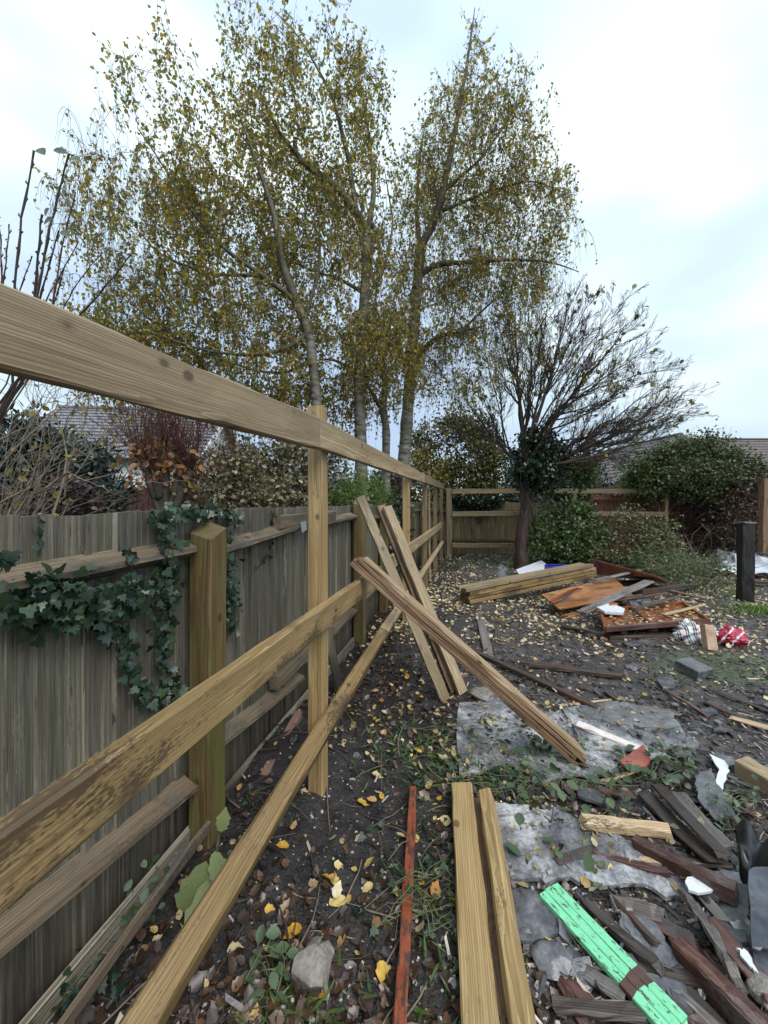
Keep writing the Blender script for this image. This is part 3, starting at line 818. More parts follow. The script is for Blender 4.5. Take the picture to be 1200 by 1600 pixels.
# ================================================================== trees
def ell(px, py, rx, ry, Y, depth=1.1):
    c = P(px, py, Y)
    return (np.array(c), np.array([rx / F * Y, depth, ry / F * Y]))
def sample_ell(e, n, shell=.45):
    c, r = e
    d = nrm(RNG.normal(size=(n, 3)))
    rad = (RNG.random(n) ** (1 / 3)) * (1 - shell) + shell * (RNG.random(n) ** .2)
    rag = 1 + .32 * (vn(np.arctan2(d[:, 2], d[:, 0]) * 3.2 + c[0] * 7, d[:, 1] * 2 + c[2] * 5) - .5)
    return c + d * r * (np.minimum(rad, 1) * rag)[:, None]

M_LIMB = rocky('mossy_limb_bark', [(.022, .018, .012), (.055, .05, .03), (.10, .095, .06), (.17, .165, .125)], 8, (.6, .85), .7, .008, 40)
def birch(name, label, trunk, limbs, ells, density, Ymin, leafmats, twig_len=(.3, .75), leaf=(.027, .061), leaf_keep=.8, per=4, seed=1, bare_ells=()):
    global RNG
    RNG = np.random.default_rng(seed)
    base = trunk[0][0]
    t = thing(name, label, "tree", tuple(base))
    nodes, rads = [], []
    def add(pts, r0, r1, lst):
        p = poly(pts, .12); r = np.linspace(r0, r1, len(p)) * (1 + RNG.normal(0, .05, len(p)))
        lst.append((p, r)); nodes.append(p); rads.append(r)
    tl = []
    for pts, r0, r1 in trunk[1:2]: add(pts, r0, r1, tl)
    tubes("trunk", tl, M_BARK_B, t, 12)
    for pts, r0, r1 in limbs:
        ll = []; add(pts, r0, r1, ll)
        tubes("limb", ll, M_BARK_B if r0 > .09 else M_LIMB, t, 8)
    N = np.concatenate(nodes); R = np.concatenate(rads)
    pts = np.concatenate([sample_ell(e, max(3, int(density * e[1][0] * e[1][2] * 10))) for e in ells])
    nb = len(pts)
    if bare_ells: pts = np.concatenate([pts] + [sample_ell(e, max(3, int(density * e[1][0] * e[1][2] * 10))) for e in bare_ells])
    isbare = np.arange(len(pts)) >= nb
    ok = pts[:, 1] > Ymin
    pts, isbare = pts[ok], isbare[ok]
    d0 = np.array([np.min(np.linalg.norm(N - p, axis=1)) for p in pts])
    order = np.argsort(d0)
    branches, twigs = [], []
    Lp, La, Ln, Ls, Lr = [], [], [], [], []
    extraN, extraR = N, R
    cap = np.zeros((len(N) + len(pts) * 7 + 10, 3)); capR = np.zeros(len(cap)); m = len(N)
    cap[:m] = N; capR[:m] = R
    for oi_ in order:
        p = pts[oi_]
        q = p - np.array([0, 0, .22 * min(d0[oi_], 2)])
        dd = np.linalg.norm(cap[:m] - q, axis=1) + np.maximum(0, cap[:m, 2] - p[2]) * .7
        j = int(np.argmin(dd)); a = cap[j]; L = np.linalg.norm(p - a)
        r0 = min(capR[j] * .62, .004 + .011 * L); r0 = max(r0, .0028)
        c = curve(a, p, 7, sag=(0, 0, .10 * L), wob=.03 * L)
        rr = np.linspace(r0, .0022, 7)
        branches.append((c, rr))
        cap[m:m + 6] = c[1:]; capR[m:m + 6] = rr[1:]; m += 6
        # hanging twigs from the end and along the outer half
        for k in range(per):
            s0 = c[RNG.integers(3, 7)]
            out = nrm(RNG.normal(size=3) * np.array([1, 1, .5]) + (p - a) / max(L, .1) * .5)
            ln = RNG.uniform(*twig_len)
            n = 6; u = np.linspace(0, 1, n)[:, None]
            gr = RNG.uniform(.55, 1.0); ou = .42
            if RNG.random() < (.62 if p[2] > 6.0 else .12):        # young shoots at the top stand up
                gr = RNG.uniform(-.5, .1); ou = .8; ln *= .8
            w = s0 + out * ln * ou * (u - .35 * u * u) + np.array([0, 0, -1.0]) * ln * (u ** 1.8) * gr + RNG.normal(0, .008, (n, 3)) * u
            w[:, 1] = np.maximum(w[:, 1], Ymin - .25)
            twigs.append((w, np.linspace(.0026, .0011, n)))
            keep = .10 if isbare[oi_] else leaf_keep
            nl = int(ln / .052)
            for i in range(nl):
                if RNG.random() > keep: continue
                uu = (i + .6) / nl * (n - 1); i0 = min(int(uu), n - 2); f = uu - i0
                pos = w[i0] * (1 - f) + w[i0 + 1] * f
                dr = nrm(RNG.normal(size=3) * .6 + np.array([0, 0, -.75]))
                Lp.append(pos + dr * .012); La.append(dr); Ln.append(RNG.normal(size=3)); Ls.append(RNG.uniform(*leaf))
                Lr.append(RNG.beta(1.3, 1.6))
    b = tubes("branches", branches, M_TWIG, t, 4); b['kind'] = 'stuff'
    b = tubes("twigs", twigs, M_TWIG, t, 3); b['kind'] = 'stuff'
    o = leaves("crown", np.array(Lp), np.array(La), np.array(Ln), np.array(Ls), T_BIRCH, leafmats, t, np.array(Lr)); o['kind'] = 'stuff'
    return len(Lp)

def PT(lst, Y, dY=None):
    return [np.array(P(a, b, Y if dY is None else Y + dY * i / (len(lst) - 1))) for i, (a, b) in enumerate(lst)]

Y2 = 5.5
tr2 = [np.array((P(566, 785, Y2).x, Y2, -.1))] + PT([(564, 700), (561, 620), (564, 540), (571, 450), (574, 365)], Y2)
nl = birch("silver_birch", "tall silver birch with the straightest pale trunk and a dark kinked upper limb",
      [(tr2[0],), (tr2, .098, .068)],
      [(PT([(574, 365), (553, 325), (522, 287), (480, 262), (458, 238), (462, 215)], Y2, -.3), .072, .03),
       (PT([(556, 330), (545, 250), (520, 150), (470, 60), (430, 18)], Y2, -.2), .042, .006),
       (PT([(574, 365), (585, 300), (575, 200), (560, 110)], Y2, .5), .045, .008),
       (PT([(480, 262), (430, 200), (395, 120)], Y2, -.5), .03, .006),
       (PT([(560, 590), (545, 572), (520, 560), (500, 562)], Y2, .2), .03, .012),
       (PT([(571, 460), (540, 440), (480, 420), (430, 395)], Y2, .4), .03, .008),
       (PT([(568, 480), (600, 420), (615, 350), (600, 260)], Y2, .6), .03, .006)],
      [ell(490, 188, 125, 115, Y2), ell(415, 125, 75, 72, Y2, .9), ell(545, 290, 65, 110, Y2), ell(440, 290, 90, 90, Y2, 1.0), ell(520, 430, 110, 100, Y2, 1.0), ell(560, 130, 50, 60, Y2, .7), ell(590, 560, 80, 80, Y2 + .3, .8), ell(540, 540, 110, 90, Y2, .9), ell(500, 620, 70, 40, Y2 + .2, .6), ell(475, 350, 90, 120, Y2 + .5, .8)],
      14.0, 3.6, L_BIRCH, seed=21, per=5, leaf_keep=.74)
print("birch leaves", nl)
Y1 = 5.0
tr1 = [np.array((P(505, 785, Y1).x, Y1, -.1))] + PT([(500, 690), (492, 600), (484, 520), (462, 470)], Y1)
nl = birch("leaning_birch", "left hand birch hidden in yellowing leaves with long low limbs over the fence",
      [(tr1[0],), (tr1, .082, .06)],
      [(PT([(462, 470), (440, 410), (430, 340), (400, 250), (370, 170)], Y1, -.3), .06, .008),
       (PT([(484, 520), (440, 550), (390, 555), (340, 552), (290, 540), (240, 520)], Y1, -.6), .035, .008),
       (PT([(488, 560), (450, 585), (400, 580), (340, 560)], Y1, .3), .028, .006),
       (PT([(462, 470), (410, 430), (350, 390), (290, 320), (250, 250), (215, 200)], Y1, -.6), .04, .006),
       (PT([(410, 430), (330, 430), (250, 400), (190, 330)], Y1, .4), .026, .005),
       (PT([(290, 540), (220, 490), (160, 420)], Y1, -.3), .014, .004),
       (PT([(476, 500), (500, 420), (498, 320)], Y1, .4), .03, .008)],
      [ell(300, 230, 105, 110, Y1), ell(235, 370, 105, 110, Y1), ell(350, 400, 120, 110, Y1), ell(300, 500, 130, 75, Y1, 1.0), ell(400, 500, 100, 80, Y1), ell(430, 590, 80, 40, Y1, .8), ell(200, 500, 80, 60, Y1, .9), ell(360, 300, 80, 100, Y1), ell(380, 620, 110, 30, Y1 + .3, .6), ell(250, 560, 140, 60, Y1 + .2, .7), ell(160, 560, 70, 60, Y1, .7), ell(330, 600, 150, 40, Y1, .7)],
      13.0, 3.2, L_BIRCH, seed=33, per=5, leaf_keep=.72, bare_ells=(ell(150, 400, 60, 150, Y1, .8), ell(185, 290, 55, 110, Y1, .8)))
print("birch leaves", nl)
Y4 = 6.4
tr4 = [np.array((P(632, 785, Y4).x, Y4, -.1))] + PT([(631, 720), (637, 640), (643, 560), (650, 470), (657, 385)], Y4)
nl = birch("twiggy_birch", "right hand birch with a thick shaggy trunk and drooping bare twigs",
      [(tr4[0],), (tr4, .118, .085)],
      [(PT([(657, 385), (680, 345), (692, 300), (712, 200), (730, 100), (742, 12)], Y4, -.5), .075, .006),
       (PT([(657, 400), (650, 330), (655, 250), (665, 190)], Y4, .4), .045, .008),
       (PT([(652, 560), (668, 538), (690, 522), (720, 518), (760, 508)], Y4, -.4), .055, .012),
       (PT([(655, 430), (690, 408), (720, 412), (790, 405), (860, 408), (905, 425)], Y4, -.6), .05, .006),
       (PT([(692, 300), (750, 250), (800, 180), (815, 130)], Y4, .2), .03, .005),
       (PT([(690, 330), (760, 300), (830, 280), (880, 300)], Y4, -.3), .03, .005),
       (PT([(720, 518), (770, 470), (820, 430)], Y4, .4), .025, .005),
       (PT([(642, 590), (615, 540), (605, 490)], Y4, .2), .03, .006)],
      [ell(735, 250, 85, 120, Y4), ell(790, 240, 70, 110, Y4, 1.0), ell(700, 360, 90, 100, Y4), ell(800, 370, 80, 100, Y4), ell(670, 480, 80, 100, Y4, .9), ell(760, 470, 90, 60, Y4), ell(740, 120, 35, 60, Y4, .6), ell(645, 300, 35, 90, Y4, .6), ell(700, 250, 60, 120, Y4 + .4, .8), ell(840, 330, 50, 110, Y4, .8), ell(700, 560, 90, 60, Y4, .9)],
      14.5, 4.2, L_BIRCH, seed=45, per=5, leaf_keep=.45, leaf=(.027, .061), bare_ells=(ell(860, 370, 45, 90, Y4, .8), ell(750, 300, 110, 160, Y4), ell(750, 560, 110, 60, Y4, .9), ell(800, 470, 70, 60, Y4, .9)))
print("birch leaves", nl)
Y3 = 6.0
tr3 = [np.array((P(604, 785, Y3).x, Y3, -.1))] + PT([(603, 705), (604, 665), (598, 640)], Y3)
nl = birch("forked_birch", "slender forked birch standing between the pale straight trunk and the shaggy trunk",
      [(tr3[0],), (tr3, .075, .06)],
      [(PT([(600, 648), (588, 625), (576, 605), (566, 590)], Y3, -.2), .045, .02),
       (PT([(598, 640), (603, 610), (596, 560), (585, 500), (590, 420)], Y3, .3), .055, .012)],
      [ell(610, 560, 70, 100, Y3, .8), ell(605, 440, 60, 110, Y3, .8), ell(620, 340, 40, 90, Y3, .6)],
      9.0, 4.6, L_BIRCH, seed=58, per=3)

# the spreading bare tree with an ivy-wrapped head on a red-brown trunk
RNG = np.random.default_rng(77)
BY2 = 8.7
bb = G(812, 889)
bt = thing("bare_spreading_tree", "nearly leafless tree with a wide fan of bare branches on a red brown trunk", "tree", bb)
tp = poly([np.array(bb) - np.array([0, 0, .1]), np.array(P(814, 850, bb.y)), np.array(P(820, 790, bb.y)), np.array(P(822, 745, bb.y)), np.array(P(818, 712, bb.y))], .15)
rr = np.linspace(.135, .105, len(tp)) * (1 + RNG.normal(0, .10, len(tp))); rr[0] *= 1.35; tp[1:-1, :2] += RNG.normal(0, .014, (len(tp) - 2, 2))
tubes("trunk", [(tp, rr)], M_BARKRED, bt, 14)
H = np.array(P(818, 715, bb.y)); T0 = np.array(P(822, 740, bb.y))
fine, mid, lpos, lax = [], [], [], []
targets = [(700, 590), (860, 432), (1035, 520), (1085, 595), (800, 500), (960, 440), (1055, 675), ][:0] + [(700, 590), (745, 520), (690, 660), (790, 470), (825, 440), (860, 432), (900, 425), (935, 425), (975, 445), (1005, 480), (1035, 520), (1065, 555), (1085, 595), (1098, 625), (1080, 650), (1055, 675), (1010, 700), (970, 712), (930, 560), (880, 520), (980, 600), (1020, 640), (770, 560), (725, 650), (850, 540), (890, 470), (950, 500), (1045, 590), (910, 620), (960, 660), (800, 430), (770, 470), (990, 550), (1060, 620), (1010, 580), (930, 480), (880, 600), (1075, 640), (740, 600), (830, 500)]
def grow_sub(a, dirv, L, r, lev):
    n = 6
    side = nrm(np.cross(dirv, RNG.normal(size=3)))
    c = curve(a, a + dirv * L, n, sag=side * L * .06 + np.array([0, 0, -.05 * L]), wob=.012 * L)
    rad = np.linspace(r, max(.0028, r * .35), n)
    (mid if r > .012 else fine).append((c, rad))
    if lev > 0:
        k = {3: 7, 2: 6, 1: 4}[lev]
        for i in range(k):
            u = .25 + .72 * (i + RNG.random() * .6) / k
            x = u * (n - 1); i0 = min(int(x), n - 2); f = x - i0
            p = c[i0] * (1 - f) + c[i0 + 1] * f
            tg = nrm(c[i0 + 1] - c[i0])
            d2 = nrm(tg + nrm(np.cross(tg, RNG.normal(size=3))) * RNG.uniform(.32, .62) + np.array([0, 0, .16]))
            grow_sub(p, d2, L * RNG.uniform(.34, .52) * (1.15 - .45 * u), max(.003, rad[i0] * .6), lev - 1)
    elif RNG.random() < .028:
        lpos.append(c[-1]); lax.append(nrm(RNG.normal(size=3) + np.array([0, 0, -1.0])))
mains = []
for i, (px, py) in enumerate(targets):
    px, py = 830 + (px - 830) * .86, 712 + (py - 712) * .84
    Yt = bb.y + RNG.uniform(-1.7, 1.5)
    e = np.array(P(px, py, Yt))
    st = H if py < 560 else T0 * .5 + H * .5
    st = st + RNG.normal(0, .05, 3)
    main = i % 3 == 0
    if not main and mains:                       # lesser limbs fork from the main ones
        cand = [(np.linalg.norm(mc[-1] - e), mc) for mc in mains]
        mc = min(cand, key=lambda t_: t_[0])[1]
        st = mc[int(RNG.integers(1, 5))]
    L = np.linalg.norm(e - st)
    n = 12; u = np.linspace(0, 1, n)[:, None]
    ctrl = st + (e - st) * .45 + np.array([0, 0, .12 * L if py < 600 else -.10 * L]) + np.array([(.06 if px > 820 else -.02) * L, 0, 0])
    c = (1 - u) ** 2 * st + 2 * u * (1 - u) * ctrl + u * u * e + RNG.normal(0, .012, (n, 3)) * L * u * (1 - u) * 2
    if main: mains.append(c)
    r0 = (.046 if main else .018) + .006 * RNG.random()
    rad = np.linspace(r0, .006, n)
    tubes("limb", [(c, rad)], M_BARK, bt, 7)
    for j in range(3, n):
        for _ in range(2):
            f = RNG.random(); p = c[j] * (1 - f) + c[min(j + 1, n - 1)] * f
            tg = nrm(c[min(j + 1, n - 1)] - c[j - 1])
            d2 = nrm(tg + nrm(np.cross(tg, RNG.normal(size=3))) * RNG.uniform(.35, .9) + np.array([0, 0, .12]))
            grow_sub(p, d2, L * RNG.uniform(.18, .34) * (1.2 - .6 * j / n), max(.005, rad[j] * .55), 2)
o = tubes("branches", mid, M_BARK, bt, 5); o['kind'] = 'stuff'
o = tubes("twigs", fine, M_TWIG, bt, 3); o['kind'] = 'stuff'
N = len(lpos)
o = leaves("crown", np.array(lpos), np.array(lax), RNG.normal(size=(N, 3)), RNG.uniform(.06, .13, N), T_OVAL, leafmat("last_yellow_leaf", [(.10, .10, .03), (.2, .19, .04), (.32, .27, .06)], .35), bt); o['kind'] = 'stuff'
print("bare tree twigs", len(fine), N)

# ------------------------------------------------------------------ bushes
T_SPRAY = (np.array([(0, 0, 0), (.16, .35, .03), (.10, .7, .05), (0, 1, 0), (-.10, .7, .05), (-.16, .35, .03)], float), [np.array([(0, 1, 2, 3), (0, 3, 4, 5)])])
def leaf_shell(clumps, n, cr, size, up=.5, droop=.0, out_c=None):
    c = clumps[RNG.integers(0, len(clumps), n)]
    off = RNG.normal(size=(n, 3)) * cr
    pos = c + off
    no = RNG.normal(size=(n, 3)) * .8 + np.array([0, 0, up])
    if out_c is not None: no = no + nrm(pos - out_c) * .8
    ax = RNG.normal(size=(n, 3)) + np.array([0, 0, -droop])
    if out_c is not None: ax = ax + nrm(pos - out_c) * .6
    return pos, ax, no, RNG.uniform(size[0], size[1], n)
def bush(name, label, cat, c, r, n, size, lm, tpl=T_OVAL, stems=30, sm=None, clumps=90, cr=.10, up=.5, droop=0., shell=.6, base=None, seed=1, stem_r=.008, flat=False, group=None):
    global RNG
    RNG = np.random.default_rng(seed)
    c = np.array(c, float); r = np.array(r, float)
    base = np.array(base if base is not None else (c[0], c[1], g1(c[0], c[1])), float)
    t = thing(name, label, cat, base, group)
    cl = sample_ell((c, r), clumps, shell)
    cl = cl * np.array([1, 1, 1]); cl[:, 2] = np.maximum(cl[:, 2], base[2] + .03)
    cl += RNG.normal(0, .05, cl.shape) * r * 2
    cl[:, 2] = np.maximum(cl[:, 2], base[2] + .02)
    if stems:
        paths = []
        for k in range(stems):
            e = cl[RNG.integers(0, len(cl))]
            s0 = base + np.array([RNG.normal(0, r[0] * (.45 if flat else .18)), RNG.normal(0, r[1] * .2), -.03])
            L = np.linalg.norm(e - s0)
            paths.append((curve(s0, e, 8, sag=RNG.normal(0, .06, 3) * L, wob=.012 * L), np.linspace(stem_r * RNG.uniform(.6, 1.2), .002, 8)))
        o = tubes("stems", paths, sm or M_TWIG, t, 4); o['kind'] = 'stuff'
    if n:
        p, a, no, s_ = leaf_shell(cl, n, cr, size, up, droop, c)
        p[:, 2] = np.maximum(p[:, 2], base[2] + .01)
        o = leaves("foliage", p, a, no, s_, tpl, lm, t); o['kind'] = 'stuff'
    return t, cl
def twiggery(parent, origin_pts, n, L, mat, name="twigs", rad=.004, spread=.6, upward=.6, sub=2, nseg=6):
    paths = []
    for k in range(n):
        s0 = np.array(origin_pts[RNG.integers(0, len(origin_pts))], float)
        d = nrm(RNG.normal(size=3) * spread + np.array([0, 0, upward]))
        ln = RNG.uniform(*L)
        c = curve(s0, s0 + d * ln, nseg, sag=RNG.normal(0, .06, 3) * ln, wob=.012 * ln)
        paths.append((c, np.linspace(rad, rad * .35, nseg)))
        for _ in range(sub):
            j = RNG.integers(2, nseg)
            d2 = nrm(d + RNG.normal(size=3) * .55)
            l2 = ln * RNG.uniform(.2, .5)
            paths.append((curve(c[j], c[j] + d2 * l2, nseg, wob=.02 * l2), np.linspace(rad * .6, rad * .3, nseg)))
    o = tubes(name, paths, mat, parent, 4); o['kind'] = 'stuff'
    return o, paths

# big green bush and brush heap in front of the back fence
gb = G(890, 882)
bush("green_bush", "leafy mid green bush in front of the back fence, right of the red trunk", "bush", (gb.x - .1, 9.3, .72), (.95, .7, .75), 6500, (.05, .10), L_GREEN, seed=3, clumps=160, cr=.10, base=(gb.x, 9.4, 0), stems=50)
gb2 = P(985, 840, 9.0)
t, cl = bush("tangled_bramble_heap", "tangled heap of cut brambles and brown twigs right of the green bush", "brush heap", (gb2.x - .1, 8.9, .50), (1.15, .6, .72), 6500, (.035, .075), leafmat("brush_leaf", [(.05, .075, .025), (.12, .16, .055), (.19, .22, .10), (.12, .085, .04), (.07, .11, .035)], .2), seed=4, clumps=170, cr=.09, base=(gb2.x, 9.0, 0), stems=50, flat=True)
twiggery(t, cl, 260, (.3, .8), M_TWIGRED, spread=1, upward=.1)
gb3 = P(1040, 880, 8.2)
bush("ferny_brush", "low ferny green clippings lying at the right foot of the bramble heap", "clippings", (gb3.x, 8.0, .24), (1.0, .5, .26), 3600, (.05, .11), L_GREEN, tpl=T_NEEDLE, seed=5, clumps=120, cr=.08, base=(gb3.x, 8.0, 0), stems=40, flat=True, droop=.5)
gx = P(1085, 905, 7.2)
t, cl = bush("twig_pile", "loose pile of thin pale twigs beside the blackened post", "twigs", (gx.x, 7.2, .16), (.75, .5, .16), 900, (.03, .06), L_GREEN, seed=6, clumps=80, base=(gx.x, 7.2, 0), stems=0)
twiggery(t, cl, 120, (.3, .9), M_TWIGPALE, spread=1, upward=.05, rad=.005)

# overgrown hedge at the right: green cap, brown twiggy flank
hc = P(1095, 740, 10.4)
t, cl = bush("overgrown_hedge", "big overgrown creeper hedge with a green cap and brown tangled flank at the right", "hedge", (hc.x + .1, 10.75, 2.35), (1.95, .8, .85), 17000, (.04, .095), leafmat('hedge_cap_leaf', [(.03, .055, .016), (.055, .09, .025), (.09, .135, .038), (.12, .15, .055), (.075, .06, .025), (.03, .045, .018)], .25), seed=8, clumps=170, cr=.13, base=(hc.x, 11.2, 0), stems=60, sm=M_TWIG)
twiggery(t, cl[cl[:, 2] > 2.5], 160, (.2, .55), M_TWIG, name='shoots', spread=.6, upward=.8, rad=.004)
ex = cl[cl[:, 2] > 2.6][RNG.integers(0, int((cl[:, 2] > 2.6).sum()), 500)] + np.column_stack([RNG.normal(0, .18, 500), RNG.normal(0, .15, 500), np.abs(RNG.normal(0, .2, 500))])
o = leaves('shoot_foliage', ex, RNG.normal(size=ex.shape), RNG.normal(size=ex.shape) + np.array([0, 0, .5]), RNG.uniform(.04, .09, 500), T_OVAL, L_GREEN, t); o['kind'] = 'stuff'
flank = np.stack([RNG.uniform(hc.x + .15, hc.x + 2.2, 260), RNG.uniform(10.0, 10.9, 260), RNG.uniform(.25, 2.3, 260)], -1)
twiggery(t, flank, 900, (.3, .9), M_TWIGRED, spread=.9, upward=-.35, rad=.006)
p, a, no, s_ = leaf_shell(flank, 6000, .13, (.05, .10), .2, .4, np.array([hc.x, 11.3, 1.2]))
o = leaves("dead_foliage", p, a, no, s_, T_OVAL, leafmat("dead_creeper", [(.012, .012, .008), (.03, .022, .014), (.06, .038, .022), (.035, .05, .022), (.10, .08, .05)], .1), t); o['kind'] = 'stuff'
hb = P(1020, 740, 10.9)
bush("pale_green_creeper", "bright green creeper spilling over the red brown fence left of the hedge", "creeper", (hb.x, 11.0, 2.05), (.75, .5, .42), 2600, (.05, .10), L_BRIGHT, seed=9, clumps=80, cr=.1, base=(hb.x, 11.3, 0), stems=20)
hb = P(930, 735, 11.8)
t, cl = bush("scruffy_hedge", "scruffy twiggy hedge behind the middle of the back fence", "hedge", (hb.x, 12.2, 1.55), (1.6, .7, .85), 5200, (.05, .09), L_DARK, seed=10, clumps=150, cr=.13, base=(hb.x, 12.2, 0), stems=40)
twiggery(t, cl, 200, (.3, .7), M_TWIGRED, spread=.9, upward=.2, rad=.006)
hb = P(855, 745, 11.6)
bush("dark_ivy_mass", "dark ivy mass on the back fence behind the red brown trunk", "ivy", (hb.x, 11.75, 1.75), (1.25, .45, .75), 5200, (.05, .09), L_DARK, tpl=T_IVY, seed=11, clumps=150, cr=.12, base=(hb.x, 11.9, 0), stems=20)
hb = P(745, 775, 11.0)
bush('ivy_on_back_fence', 'dark ivy creeping along the top of the mossy back fence near the corner', 'ivy', (hb.x, 11.28, 1.48), (.85, .10, .22), 1500, (.05, .085), L_DARK, tpl=T_IVY, seed=41, clumps=70, cr=.06, base=(hb.x, 11.3, .9), stems=6)
# ivy round the head of the bare tree
bush("ivy_on_bare_tree", "ivy wrapped round the forking head of the bare spreading tree", "ivy", (T0[0] + .22, bb.y - .05, 2.42), (.60, .45, .72), 5200, (.05, .085), L_DARK, tpl=T_IVY, seed=12, clumps=110, cr=.09, base=(T0[0], bb.y - .2, 1.2), stems=10)
hb = P(880, 725, 9.6)
bush("ivy_skirt", "leafy dark skirt of ivy hanging right of the bare tree's head", "ivy", (hb.x, 9.6, 2.3), (.85, .5, .45), 2800, (.05, .09), L_GREEN, tpl=T_IVY, seed=13, clumps=80, cr=.11, base=(hb.x - .5, 9.8, 1.4), stems=8)
# yellow-green evergreen behind the corner
hb = P(715, 690, 12.6)
bush("yellowing_evergreen", "broad evergreen with yellow freckled leaves behind the far corner of the fence", "tree", (hb.x, 12.8, 2.85), (1.55, 1.1, 1.75), 10500, (.07, .12), L_HEDGEY, seed=14, clumps=230, cr=.16, base=(hb.x, 12.9, 0), stems=40, stem_r=.03)
hb = P(655, 720, 12.2)
bush("golden_leaved_shrub", "golden leaved shrub in front of the dark evergreen at the fence corner", "shrub", (hb.x + .1, 11.9, 2.1), (.9, .5, 1.0), 3600, (.05, .09), leafmat("golden", [(.10, .09, .02), (.22, .18, .035), (.34, .27, .07), (.14, .08, .025)], .35), seed=15, clumps=100, cr=.12, base=(hb.x, 12, 0), stems=30)
hb = P(765, 700, 13.5)
bush("dark_green_conifer", "dark green conifer right of the yellow freckled evergreen", "tree", (hb.x + .05, 13.6, 2.4), (.95, .9, 1.6), 5200, (.06, .12), L_DARK, seed=16, clumps=150, cr=.14, base=(hb.x, 13.6, 0), stems=20, stem_r=.03)
# shrubs above the old fence, near to far
hb = P(65, 712, 4.3)
bush("blue_green_conifer_bush", "dark blue green conifer bush behind the old fence at the far left", "bush", (hb.x - .35, 4.5, 1.55), (.98, .6, .90), 15000, (.07, .14), L_CONIFER, tpl=T_SPRAY, seed=17, clumps=230, cr=.09, base=(hb.x, 4.6, 0), stems=30)
hb = P(95, 770, 4.0)
bush("dark_red_shrub", "low dark purplish shrub in front of the blue green conifer", "shrub", (hb.x, 4.0, 1.45), (.50, .25, .30), 1500, (.03, .06), leafmat("purple_leaf", [(.02, .008, .010), (.05, .016, .02), (.02, .03, .02)], .15), seed=18, clumps=60, cr=.07, base=(hb.x, 4.0, 0), stems=15)
RNG = np.random.default_rng(19)
hb = P(5, 800, 2.5)
t = thing("pale_stemmed_shrub", "bare shrub with pale arching stems just behind the old fence at the left", "shrub", (hb.x, 2.5, 0))
org = [np.array((hb.x + RNG.normal(0, .16), 2.5 + RNG.normal(0, .12), 1.15 + RNG.normal(0, .1))) for _ in range(12)]
paths = []
for k in range(46):
    s0 = org[RNG.integers(0, 12)]
    e = np.array(P(RNG.choice([RNG.uniform(5, 150), RNG.uniform(5, 235)]), RNG.uniform(570, 790), 2.6 + RNG.normal(0, .25)))
    L = np.linalg.norm(e - s0)
    c = curve(s0, e, 9, sag=np.array([RNG.normal(0, .08), RNG.normal(0, .08), RNG.uniform(0, .22)]) * L, wob=.020 * L)
    r0 = RNG.choice([.010, .005, .003, .0025, .002]); paths.append((c, np.linspace(r0, .0015, 9)))
    for _ in range(3):
        j = RNG.integers(3, 9); d = nrm(e - s0 + RNG.normal(size=3) * .5 * L); l2 = L * RNG.uniform(.15, .4)
        paths.append((curve(c[j], c[j] + d * l2, 9, wob=.02 * l2), np.linspace(.0022, .001, 9)))
stem_low = [(curve((hb.x + RNG.normal(0, .08), 2.5, 0), o_, 9, wob=.01), np.linspace(.014, .011, 9)) for o_ in org]
o = tubes("stems", paths + stem_low, M_TWIGPALE, t, 5); o['kind'] = 'stuff'
tip = np.array([p[0][-1] for p in paths if RNG.random() < .42])
o = leaves("foliage", tip, RNG.normal(size=tip.shape) + np.array([0, 0, -.8]), RNG.normal(size=tip.shape), RNG.uniform(.03, .055, len(tip)), T_OVAL, leafmat("yellow_leaf", [(.2, .16, .03), (.34, .28, .06), (.14, .14, .03)], .35), t); o['kind'] = 'stuff'

t = thing("upright_bare_shoots", "upright dark shoots with knobbly buds and a few green leaves at the far left", "shrub", (-2.75, 2.0, 0))
for (xa, ya, xb, yb, r, Y) in ((20, 600, 53, 235, .0065, 1.9), (45, 560, 108, 240, .0065, 1.95), (55, 560, 66, 335, .007, 2.0), (30, 590, 92, 360, .005, 1.85), (75, 540, 118, 300, .0045, 2.0), (-20, 560, 14, 350, .004, 1.9), (-30, 600, 50, 400, .004, 2.0),
                              (10, 600, 122, 378, .004, 2.2), (90, 530, 204, 398, .0055, 2.5), (80, 540, 160, 395, .004, 2.4), (-10, 540, -5, 330, .004, 1.9), (60, 570, 100, 420, .004, 2.1)):
    s0, e = np.array(P(xa, ya, Y + .15)), np.array(P(xb, yb, Y))
    n = 15
    c = curve(s0, e, n, sag=(RNG.uniform(-.05, .05), 0, .02), wob=.0022)
    rad = np.linspace(r, r * .55, n); rad[2::3] *= 1.45
    base = np.array((-2.75 + RNG.normal(0, .12), 2.0 + RNG.normal(0, .05), 0))
    c = np.concatenate([curve(base, s0, 6, sag=(-.12, 0, .05))[:-1], c]); rad = np.concatenate([np.full(5, r), rad])
    buds = [(np.array([c[q_], c[q_] + np.array([RNG.choice([-1, 1]) * .012, 0, .014]), c[q_] + np.array([RNG.choice([-1, 1]) * .010, 0, .026])]), np.array([r * .8, r * .7, r * .2])) for q_ in range(8, len(c) - 1)]
    tubes("shoot", [(c, rad)] + buds, M_TWIGRED if r < .005 else M_TWIG, t, 6)
LEAFM = {}
def leaf_mesh(key, tpl, size):
    if key not in LEAFM:
        V, fs, r = leaf_arrays(np.zeros((1, 3)), np.array([[0, 1., 0]]), np.array([[0, 0, 1.]]), [size], tpl, [0.5])
        LEAFM[key] = mesh_arrays(key, V, fs, r, smooth=True)
    return LEAFM[key]
